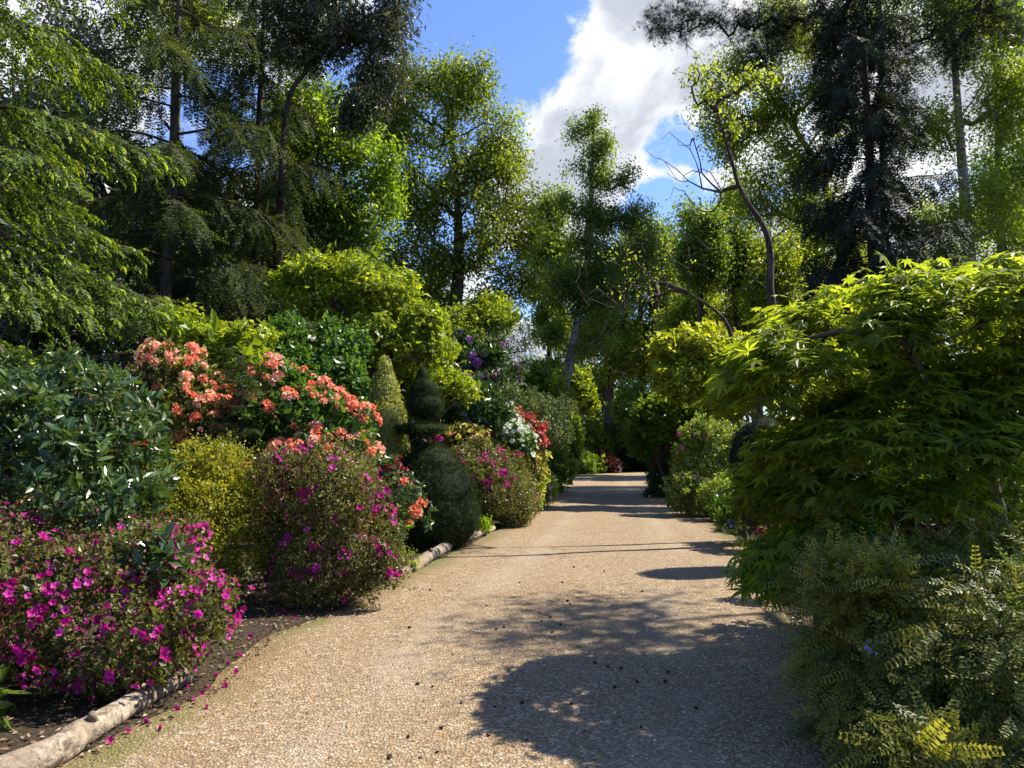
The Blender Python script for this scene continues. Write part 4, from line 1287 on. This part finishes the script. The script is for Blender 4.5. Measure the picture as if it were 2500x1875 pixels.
bush('azalea_bush', 'small coral azalea low on the drive edge past the cream one', 'azalea', [L(1316, 1190, 12, 18, 20.2, .2)], M['azalea'], 60, 6, .05, L4, 60, .03, .03, .4, stems=4, sr=.01,
     flowers=[dict(n=40, T=FL5, key='raf2', mat=M['redaz'], size=.05)])
bush('viburnum_bush', 'white flecked low shrub on the drive edge beyond the third azalea', 'shrub', [L(1318, 1200, 32, 32, 21.0, .4), L(1296, 1228, 20, 20, 19.2, .3), L(1338, 1185, 24, 22, 23.5, .35)], M['euonymus'], 380, 7, .055, L4, 60, .03, .03, .5, stems=8,
     flowers=[dict(n=70, T=FL5, key='whf', mat=M['whitefl'], size=.045)])
bush('rhododendron_bush', 'dark rounded rhododendron rising behind the topiary top', 'rhododendron', [L(1130, 980, 80, 65, 18.5, .9), L(1170, 1020, 70, 60, 18.2, .8), L(1080, 960, 60, 50, 18.8, .8), L(1210, 1000, 40, 40, 18.4, .6)], M['rhodo'], 620, 8, .15, L4N, 72, .03, .04, .7, .14, 2.0)
bush('rhododendron_bush', 'mauve flowered rhododendron on the slope below the oak', 'rhododendron', [L(1170, 890, 60, 55, 22.5, .9), L(1210, 930, 50, 50, 22.2, .8), L(1120, 850, 40, 40, 22.8, .7), L(1160, 950, 70, 50, 22, .8)], M['rhodo'], 520, 8, .16, L4N, 72, .04, .04, .6, .16, 1.8,
     flowers=[dict(n=16, T=TRUSSR, key='mtr', name='flower_cluster', mat=M['mauve'], size=.14, w=lambda p, n: np.clip(n[:, 2] + .3, .05, 2)), dict(n=4, T=TRUSSR, key='ptr', name='flower_cluster', mat=M['pink'], size=.14, w=lambda p, n: (p[:, 2] > 4.6) * 1. + .001)])
bush('cotoneaster_bush', 'arching cotoneaster with pale tipped sprays above the scarlet azalea', 'shrub', [L(1310, 1010, 70, 45, 20.5, .7), L(1340, 1050, 40, 40, 20.0, .6), L(1260, 980, 50, 40, 21, .6)], M['cotoneaster'], 520, 10, .055, L4, 40, .05, .12, .6, .25, 2.0)
bush('hornbeam_bush', 'rounded green bush at the foot of the birch', 'shrub', [L(1290, 940, 80, 55, 25.5, 1.1), L(1330, 990, 60, 60, 25.0, 1.0), L(1240, 960, 60, 60, 26, 1.0)], M['wood'], 800, 8, .10, L4W, 70, .07, .05, .4, .14, 1.6)
bush('willow_bush', 'thin feathery upright shrub against the white cloud left of the birch', 'shrub', [L(1230, 830, 55, 60, 27, .8), L(1270, 860, 40, 60, 27.5, .7), L(1190, 800, 50, 50, 27, .8)], M['birch'], 360, 10, .10, L4N, 35, .12, .1, 1.2, .3, 1.4, inner=0, stems=60, sr=.05, lo=.2)
bush('maple_bush', 'light green bush under the right hand limb of the oak', 'shrub', [L(1150, 810, 80, 50, 25.5, 1.0), L(1200, 770, 50, 35, 26, .8)], M['spring'], 420, 9, .11, L4W, 75, .08, .05, .3, .2, 1.6)
for lab, u, Y, prof in [('slim dark conifer with yellow tips, the nearer one by the bend', 1346, 34, [(.8, .55, .9), (1.5, .42, .8), (2.1, .25, .4)]),
                        ('slim yellow tipped conifer farther along, beside the birch foot', 1392, 47, [(1.2, .8, 1.4), (2.6, .65, 1.3), (3.6, .42, 1.0), (4.2, .3, .5)])]:
    bush('golden_conifer', lab, 'conifer', cone_lobes(u, Y, prof), M['yellowtip'], 620, 6, .13, TWG3, 60, .03, .03, .2, .16, 3.0, stems=6, back=.3)
bush('hosta_plant', 'bright round leaved plant on the drive edge under the nearer slim conifer', 'plant', [L(1362, 1163, 22, 18, 41, .5), L(1350, 1150, 18, 16, 40, .5)], M['lime_acer'], 90, 5, .22, L4W, 60, .04, .03, .6, stems=0)
for i, (u, v, ru, rv, Y, k) in enumerate([(1415, 1140, 40, 24, 52, 'wood'), (1440, 1090, 60, 60, 57, 'wood'), (1500, 1105, 70, 55, 58, 'darkwood'), (1375, 1060, 35, 80, 44, 'wood'), (1600, 1095, 70, 62, 58, 'darkwood'), (1540, 1050, 80, 40, 60, 'spring'),
                                           (1455, 1138, 40, 22, 53, 'copper'), (1480, 1000, 80, 60, 62, 'spring'), (1390, 960, 60, 50, 50, 'spring')]):
    lab = ['low green shrub left of the drive end', 'green shrub behind the low one at the drive end', 'dark shrubbery closing the end of the drive', 'upright green shrub behind the slim conifers', 'dark shrubbery right of the trunks at the drive end',
           'sunny shrub glowing behind the dark trunks', 'dark red leaved shrub at the left of the drive end', 'sunny leaf mass left of the dark trunks', 'light shrub behind the birch foot'][i]
    bush('background_shrub', lab, 'shrub', [L(u, v, ru, rv, Y), L(u + ru * .5, v + rv * .3, ru * .6, rv * .6, Y)], M[k], 420, 8, .20, L4W, 70, .12, .05, .4, .15, 1.0, group='shrubs at the end of the drive', stems=8)

for i, (x, Y, h_) in enumerate([(-15, 16, 2.6), (-11.5, 19, 2.8), (-8, 21, 3.0), (-5.2, 23.5, 3.0), (-2.6, 26, 3.0), (-.6, 29, 2.8), (-18, 13, 2.6)]):
    lab = ['dark laurel mass behind the glossy rhododendron', 'dark laurel mass under the drooping spruce', 'dark laurel mass under the hanging conifer', 'dark laurel mass below the beech', 'laurel mass behind the golden maple', 'laurel mass left of the birch foot', 'dark laurel mass at the left edge'][i]
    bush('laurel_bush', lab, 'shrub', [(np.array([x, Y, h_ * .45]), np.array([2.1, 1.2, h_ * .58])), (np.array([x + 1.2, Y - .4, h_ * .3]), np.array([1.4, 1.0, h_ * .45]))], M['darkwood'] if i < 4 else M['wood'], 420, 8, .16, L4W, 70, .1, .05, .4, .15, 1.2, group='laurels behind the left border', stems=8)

# ---------------------------------------------------------------- right border
for i, (x, Y, h_) in enumerate([(7.6, 15.5, 2.4), (9.6, 20, 2.8), (11.5, 14, 2.6), (9.5, 25, 2.8), (13.5, 20, 2.8), (7.6, 11.5, 2.2)]):
    lab = ['green laurel behind the variegated bush', 'green laurel under the golden acer', 'laurel mass behind the big maple', 'laurel mass right of the drive bend', 'laurel mass under the pine', 'laurel mass beside the clipped yew'][i]
    bush('laurel_bush', lab, 'shrub', [(np.array([x, Y, h_ * .45]), np.array([1.7, 1.2, h_ * .55])), (np.array([x - .9, Y - .4, h_ * .3]), np.array([1.2, 1.0, h_ * .45]))], M['wood'], 420, 8, .13, L4W, 70, .1, .05, .4, .15, 1.2, group='laurels behind the right border', stems=8)

bush('japanese_maple', 'golden acer glowing behind the bare stems on the right of the drive', 'maple',
     [L(1640, 860, 60, 40, 22, .9), L(1720, 850, 75, 42, 22, 1.0), L(1800, 880, 70, 45, 21.5, 1.0), L(1670, 930, 75, 45, 21.6, 1.0), L(1770, 950, 80, 50, 21.3, 1.0), L(1880, 860, 60, 45, 21.5, .9)],
     M['gold'], 1100, 9, .12, L4W, 75, .07, .05, .3, .2, 1.7, sr=.1, stems=46, droop=.3, bark=BARK)
bush('leafy_shrub', 'shaded green tree skirt under the golden acer', 'shrub', [L(1640, 1020, 80, 60, 24, 1.0), L(1720, 1030, 80, 60, 23.5, 1.0), L(1580, 1070, 50, 45, 26, .8), L(1560, 990, 60, 50, 27, 1.0)], M['wood'], 800, 8, .13, L4W, 72, .08, .05, .3, .2, 1.5, sr=.06, stems=30)
bush('rhododendron_bush', 'dark rhododendron with deep pink blooms at the right bend of the drive', 'rhododendron', [L(1610, 1150, 34, 60, 26.5, .7), L(1645, 1110, 40, 45, 26, .7), L(1608, 1195, 28, 30, 25.5, .5)], M['rhodo'], 330, 7, .14, L4N, 72, .03, .03, .5,
     flowers=[dict(n=11, T=TRUSSR, key='ptr2', name='flower_cluster', mat=M['pink'], size=.135)])
bush('euonymus_bush', 'bright variegated bush catching sun on the right edge of the drive', 'shrub', [L(1710, 1160, 75, 80, 18.6, .7), L(1740, 1100, 70, 60, 18.8, .7), L(1685, 1210, 55, 48, 18.2, .5), L(1765, 1210, 60, 55, 17.4, .5), L(1700, 1060, 50, 40, 19, .5)], M['euonymus'], 1500, 7, .058, L4W, 68, .03, .03, .5, .14, 2.4,
     flowers=[dict(n=14, T=TRUSSR, key='ptr3', name='flower_cluster', mat=M['pink'], size=.075, w=lambda p, n: (p[:, 2] > 1.95) * 1. + .01)])
bush('leafy_shrub', 'dark low shrub beneath the round clipped yew', 'shrub', [L(1790, 1240, 60, 40, 13.0, .5), L(1850, 1240, 60, 40, 12.0, .5)], M['hazel'], 420, 7, .06, L4, 65, .03, .03, .4)
yb = thing('yew_ball', 'round black green clipped yew half hidden by the big maple', 'topiary', (gx(1868, 10.2), 10.2, 0))
clipped('ball', [(P(1868, 1120, 10.2), np.array([.50, .50, .60])), (P(1868, 1200, 10.2), np.array([.42, .42, .55]))], 4200, .055, parent=yb, mat='yewball')
g = G()
polytube(g, [(gx(1868, 10.2), 10.2, -.05), (gx(1868, 10.2), 10.2, .8)], .07, .05, 8)
g.build('stem', [BARK], yb, True)

def maple(name, label, base, lobes, mat, ncl, size, nparts, trunk, r=.07, drp=1.0, m=3, T=PALM, inner=True):
    o = thing(name, label, 'maple', (base[0], base[1], 0))
    p, nr = shell(lobes, ncl, .84, 1.05, .15, 2.2, .12, int(rng.integers(1e6)), -.35, .7, .09)
    p, nr = p[(k_ := sines(p, 2.6, 44) > -.75)], nr[k_]
    n = len(p)
    hz = unit(nr * [1, 1, 0] + rng.normal(size=p.shape) * [.5, .5, 0])
    pos = np.repeat(p, m, 0) + rng.normal(size=(n * m, 3)) * [.07, .07, .045]
    d = unit(np.repeat(hz, m, 0) + rng.normal(size=(n * m, 3)) * [.5, .5, .25] + np.array([0, 0, -.55 * drp]))
    nn = unit(np.repeat(nr, m, 0) * .5 + np.array([0, 0, 1.0]) + rng.normal(size=(n * m, 3)) * .35)
    sz = size * (1 + .22 * rng.normal(size=n * m)).clip(.5, 1.5)
    ti = np.clip(.5 * np.repeat(rng.uniform(0, 1, n), m) + .5 * rng.uniform(0, 1, n * m), 0, 1)
    pieces(o, 'leaf', T, ('palm', mat.name, len(T[0])), mat, pos, d, nn, sz, ti, most=nparts)
    C = np.mean([l[0] for l in lobes], 0)
    k = rng.choice(n, min(90, n), replace=False)
    tg = p[k] * .94 + C * .06 - np.array([0, 0, .06])
    a, b, ra, rb, tk, N, rad = grow(trunk, tg, r, .004, .22, .10, .4)
    g = G()
    polytube(g, N[:len(trunk)], 0, np.linspace(r * 1.2, r * .5, len(trunk)), 9, wob=.05)
    g.build('trunk', [BARK], o, True)
    g = G()
    g.add(*tubes(a[~tk], b[~tk], ra[~tk], rb[~tk], 5))
    g.build('branches', [BARK], o, True)
    return o


MY = 5.6
maple('japanese_maple', 'big spreading green Japanese maple arching over the right border', (gx(2440, 6.0), 6.0),
      [L(2220, 800, 260, 95, MY, 1.1), L(2020, 860, 160, 85, MY, .9), L(1910, 920, 120, 85, MY - .1, .7), L(1820, 970, 60, 65, MY - .1, .5), L(2430, 770, 190, 80, MY, 1.0), L(2150, 1000, 170, 75, MY, .8), L(2420, 960, 120, 90, MY, .8), L(2330, 930, 220, 110, MY + .2, 1.0), L(2080, 1090, 160, 80, MY - .3, .7),
       L(2260, 1110, 230, 90, MY - .4, .8), L(1930, 1150, 90, 95, MY - .1, .5), L(2440, 1060, 140, 130, MY - .3, .8), L(1870, 1230, 40, 60, MY, .3), L(2020, 1220, 110, 50, MY - .4, .4), L(2220, 1215, 130, 50, MY - .6, .4)],
      M['deep_acer'], 2900, .108, 300, [(gx(2440, 6.0), 6.0, 0), P(2430, 1240, 6.0), P(2400, 1120, 5.9), P(2330, 1010, 5.8), P(2290, 960, 5.8)], .075, .45, 4)
maple('japanese_maple', 'small weeping lime maple lit at the drive edge before the juniper', (gx(1960, 5.4), 5.5),
      [L(1930, 1400, 85, 75, 5.35, .35), L(1870, 1420, 45, 60, 5.3, .25), L(1990, 1340, 90, 50, 5.4, .35), L(2050, 1310, 80, 45, 5.5, .35)],
      M['lime_acer'], 420, .095, 300, [(gx(1990, 5.5), 5.5, 0), P(1985, 1440, 5.5), P(1970, 1360, 5.45)], .025, 1.6, T=PALM)
# juniper in front
lob = [L(2130, 1440, 130, 70, 4.6, .45), L(2330, 1400, 190, 110, 4.7, .6), L(2230, 1580, 200, 130, 4.2, .55), L(2440, 1560, 180, 180, 4.0, .7), L(2100, 1640, 100, 90, 4.2, .35), L(2160, 1790, 120, 100, 3.8, .4), L(2380, 1790, 200, 140, 3.6, .55), L(2480, 1380, 120, 120, 4.8, .5)]
JT = needle_twig(9, .20, .030, 50, .35, .3)
bush('juniper_bush', 'spreading dark juniper with yellow tipped sprays filling the near right border', 'juniper', lob, M['juniper'], 1500, 4, .17, JT, 58, .035, .05, .05, .2, 2.2, inner=0, parts=300, droop=.75,
     stems=60, sr=.03, seed=77, base=(gx(2300, 4.5), 4.5, 0), shoots=.5, sl=.42, lump=6, lo=.72)
lob = [L(2110, 1430, 95, 40, 4.15, .22), L(2040, 1450, 40, 25, 4.1, .15)]
bush('juniper_bush', 'sunlit golden juniper shoot arching out toward the gravel', 'juniper', lob, M['yellowtip'], 150, 5, .13, JT, 55, .03, .04, .2, .15, 2.4, inner=0, parts=300, droop=.4, shoots=.5, sl=.5, stems=24, sr=.014, seed=78, base=(gx(2230, 4.5), 4.6, 0), upper=-.1)
bush('yew_bush', 'yew sprig with neat paired needles at the bottom edge', 'yew', [L(2230, 1840, 50, 25, 3.3, .12), L(2330, 1860, 70, 30, 3.3, .15)], M['yellowtip'], 22, 1, .17, needle_twig(12, .2, .035, 62), 35, .01, .01, .1, parts=60, inner=0, stems=12, sr=.008, droop=.2, zmin=.01)
# plants below the maple and along the verge
bush('rhododendron_bush', 'pale pink rhododendron half hidden under the maple boughs', 'rhododendron', [L(2010, 1230, 70, 60, 7.0, .4), L(2090, 1210, 60, 60, 7.2, .4), L(1985, 1290, 50, 40, 6.8, .3)], M['rhodo'], 150, 7, .085, L8, 70, .02, .02, .5, parts=150,
     flowers=[dict(n=9, T=TRUSSR, key='pptr', name='flower_cluster', mat=M['palepink'], size=.07, w=lambda p, n: np.clip(-n[:, 1], .05, 1))])
bush('copper_shrub', 'dark copper leaved shrub in the shade beneath the maple', 'shrub', [L(2250, 1270, 130, 50, 6.6, .4), L(2150, 1260, 80, 40, 6.8, .4)], M['copper'], 420, 7, .05, L4, 65, .03, .03, .4)
bush('leafy_shrub', 'backlit shrub at the edge behind the maple trunk', 'shrub', [L(2480, 1000, 110, 160, 9.0, .8), L(2420, 1180, 120, 100, 8.6, .7), L(2520, 850, 90, 100, 9.2, .7), L(2250, 1150, 160, 120, 9.2, .7)], M['wood'], 700, 7, .075, L4W, 70, .04, .04, .4)
bush('azalea_bush', 'low crimson azalea on the verge before the weeping maple', 'azalea', [L(1900, 1310, 40, 25, 8.2, .25), L(1945, 1300, 30, 25, 8.0, .2)], M['azalea_red'], 130, 6, .04, L4, 60, .02, .02, .4, stems=6, sr=.01, flowers=[dict(n=46, T=FL5, key='crf', mat=M['crimson'], size=.04)])
for i, (u, v, h, n, k) in enumerate([(1795, 1305, .28, 90, 'grass'), (1830, 1330, .30, 110, 'grass'), (1865, 1350, .26, 90, 'grass'), (1770, 1285, .26, 70, 'grass')]):
    lab = ['strappy green clump on the verge under the bluebells', 'larger strappy clump beside the crimson azalea', 'strappy green clump nearest the weeping maple', 'farthest strappy clump on the right verge'][i]
    blades('strappy_plant', lab, 'plant', gp(u, v)[:2], n, h, .2, M[k], .008, .55, group='strappy clumps on the right verge')
bush('bluebell_clump', 'bluebells flowering on the verge below the clipped yew', 'bluebells', [L(1785, 1265, 30, 22, 12.2, .25)], M['grass'], 70, 5, .12, L4N, 30, .03, .02, 1.0, inner=0, stems=0, flowers=[dict(n=26, T=FL5, key='blf', mat=M['bluefl'], size=.03)])
bush('forget_me_not', 'tiny pale blue flowers peeping out inside the juniper', 'flower', [L(2120, 1575, 30, 15, 3.72, .05)], M['grass'], 14, 4, .02, L4, 60, .01, .01, .4, inner=0, stems=0, flowers=[dict(n=15, T=FL5, key='blf2', mat=M['bluefl'], size=.009)])
bush('fern_plant', 'dark strap leaved fern in the shade by the nearest log', 'fern', [L(30, 1700, 60, 40, 4.6, .2)], M['wood'], 7, 4, .15, L8, 75, .02, .02, .5, parts=40, inner=0, stems=0, droop=.3)

# ---------------------------------------------------------------- litter, cones, petals
def litter(name, mat, n, cx, cy, rx, ry, size, zt=.012, keep=None, T=L4):
    x, y = cx + rx * rng.uniform(-1, 1, n), cy + ry * rng.uniform(-1, 1, n)
    ok = np.ones(n, bool) if keep is None else keep(x, y)
    x, y = x[ok], y[ok]
    p = np.stack([x, y, np.where(on_path(x, y), ground_z(x, y) + .006, 0) + zt * rng.uniform(.3, 1, len(x))], 1)
    g = G()
    scatter(g, T, p, unit(rng.normal(size=p.shape) * [1, 1, .25]), unit(np.array([[0, 0, 1.]]) + .4 * rng.normal(size=p.shape)), size * rng.uniform(.5, 1.4, len(p)), rng.uniform(0, 1, len(p)))
    g.build(name, mat, None, False, 'stuff')


LIT = leafmat('dry_leaf', (.035, .022, .012), (.11, .065, .032), (.26, .18, .10), trans=.1, tcol=(1, 1, 1))
litter('leaf_litter', LIT, 15000, -3.2, 6.2, 2.6, 3.4, .034, .02, lambda x, y: x < np.interp(y, LEFT[:, 1], LEFT[:, 0]) + .12)
litter('leaf_litter', LIT, 2500, -1.6, 10.5, 1.2, 3.4, .034, .02, lambda x, y: x < np.interp(y, LEFT[:, 1], LEFT[:, 0]) + .05)
litter('leaf_litter', LIT, 3000, 3.1, 6.2, .9, 3.0, .03, .015, lambda x, y: x > np.interp(y, RIGHT[:, 1], RIGHT[:, 0]) - .25)
litter('needle_debris', LIT, 9000, 0, 6.0, 3.0, 3.4, .022, .006, lambda x, y: on_path(x, y), leaf4(.05, .02, 0))
litter('moss', M['spring'], 2600, -1.9, 6.5, 1.0, 3.2, .014, .008, lambda x, y: (x > np.interp(y, LEFT[:, 1], LEFT[:, 0])) & (x < np.interp(y, LEFT[:, 1], LEFT[:, 0]) + .45 * rng.uniform(0, 1, x.shape)))
litter('moss', M['spring'], 1500, 2.5, 7.5, .8, 3.2, .014, .008, lambda x, y: (x < np.interp(y, RIGHT[:, 1], RIGHT[:, 0])) & (x > np.interp(y, RIGHT[:, 1], RIGHT[:, 0]) - .4 * rng.uniform(0, 1, x.shape)))


def cone_mesh():
    v, t = [], []
    rows, sides = 7, 9
    for k in range(rows):
        s = k / (rows - 1)
        rr = .42 * math.sin(math.pi * (.12 + .80 * s)) * (1.12 if k % 2 else .86)
        for i in range(sides):
            a = 2 * math.pi * (i + .5 * (k % 2)) / sides
            v.append((rr * math.cos(a), s - .5, rr * math.sin(a)))
    for k in range(rows - 1):
        for i in range(sides):
            a, b = k * sides + i, k * sides + (i + 1) % sides
            t += [(a, b, b + sides), (a, b + sides, a + sides)]
    v += [(0, -.55, 0), (0, .55, 0)]
    for i in range(sides):
        t += [(len(v) - 2, (i + 1) % sides, i), (len(v) - 1, (rows - 1) * sides + i, (rows - 1) * sides + (i + 1) % sides)]
    return v, t


CONEM = barkmat('cone_scale', (.016, .010, .006), (.075, .046, .027), 60.0, (1, 1, 1), .4)
CM = mesh('pine_cone', *cone_mesh(), None, None, [CONEM])
spots = [(1301, 1568), (1348, 1551), (1275, 1731), (1208, 1740), (1232, 1744), (1428, 1798), (1077, 1791), (997, 1812), (1026, 1862), (1056, 1686), (1019, 1680), (1188, 1485), (1050, 1446), (1386, 1475), (1392, 1482), (1363, 1472), (1437, 1353),
         (1401, 1388), (1434, 1384), (1344, 1514), (1322, 1522), (1230, 1539), (1211, 1543), (1000, 1538), (1484, 1635), (1516, 1640), (1579, 1648), (1632, 1648), (1395, 1731), (1453, 1626), (1555, 1674), (1369, 1532), (1088, 1412), (1105, 1404),
         (1373, 1428), (1268, 1430), (1566, 1788), (1192, 1808), (1287, 1820), (983, 1438), (1624, 1673), (1475, 1400), (1475, 1344), (951, 1861), (1067, 1849), (1126, 1729), (1568, 1450), (1620, 1500), (1500, 1690), (1700, 1740)]
for i, (u, v) in enumerate(spots):
    q = gp(u, v)
    s = .026 * rng.uniform(.5, 1.25) if q[1] < 6 else .028 * rng.uniform(.5, 1.2)
    a = rng.uniform(0, 6.28)
    Mx = Matrix.Translation((q[0], q[1], ground_z(q[0], q[1]) + .006 + s * .33)) @ Matrix.Rotation(a, 4, 'Z') @ Matrix.Rotation(rng.uniform(-.3, .3), 4, 'X') @ Matrix.Diagonal((s * rng.uniform(.7, 1.2), s * rng.uniform(.9, 1.5), s * rng.uniform(.7, 1.1), 1))
    tag(put('pine_cone', CM, None, None, Mx), 'small dark fallen pine cone lying on the gravel drive', 'pine cone', 'pine cones scattered on the drive')
FM = TPLMESH[('azf', .5)]
for i, (u, v) in enumerate([(490, 1705), (512, 1690), (582, 1605), (268, 1822), (360, 1773), (585, 1612), (455, 1690), (720, 1518), (470, 1720), (530, 1660), (430, 1745), (548, 1685), (610, 1560), (395, 1790), (500, 1740), (460, 1655), (575, 1650), (310, 1800), (640, 1480), (690, 1500), (1200, 1300), (1240, 1288), (1970, 1785), (560, 1630)]):
    q = gp(u, v)
    Mx = Matrix.Translation((q[0], q[1], .03)) @ Matrix.Rotation(rng.uniform(0, 6.28), 4, 'Z') @ Matrix.Rotation(rng.uniform(.4, 1.6), 4, 'X') @ Matrix.Scale(.028, 4)
    tag(put('fallen_flower', FM, None, None, Mx), 'fallen magenta azalea bloom lying on the edge of the drive', 'flower', 'fallen azalea blooms')
q = gp(640, 1500)
g = G()
scatter(g, leaf8(.14, .3), np.array([[0, 0, 0.]]), np.array([[.95, -.3, .1]]), np.array([[0, .2, 1.]]), .17, .9)
o = g.build('fallen_leaf', M['spirea'])
o.location = (q[0] - .1, q[1] + .03, .05)
tag(o, 'single long yellow leaf lying on the soil before the second azalea', 'leaf')
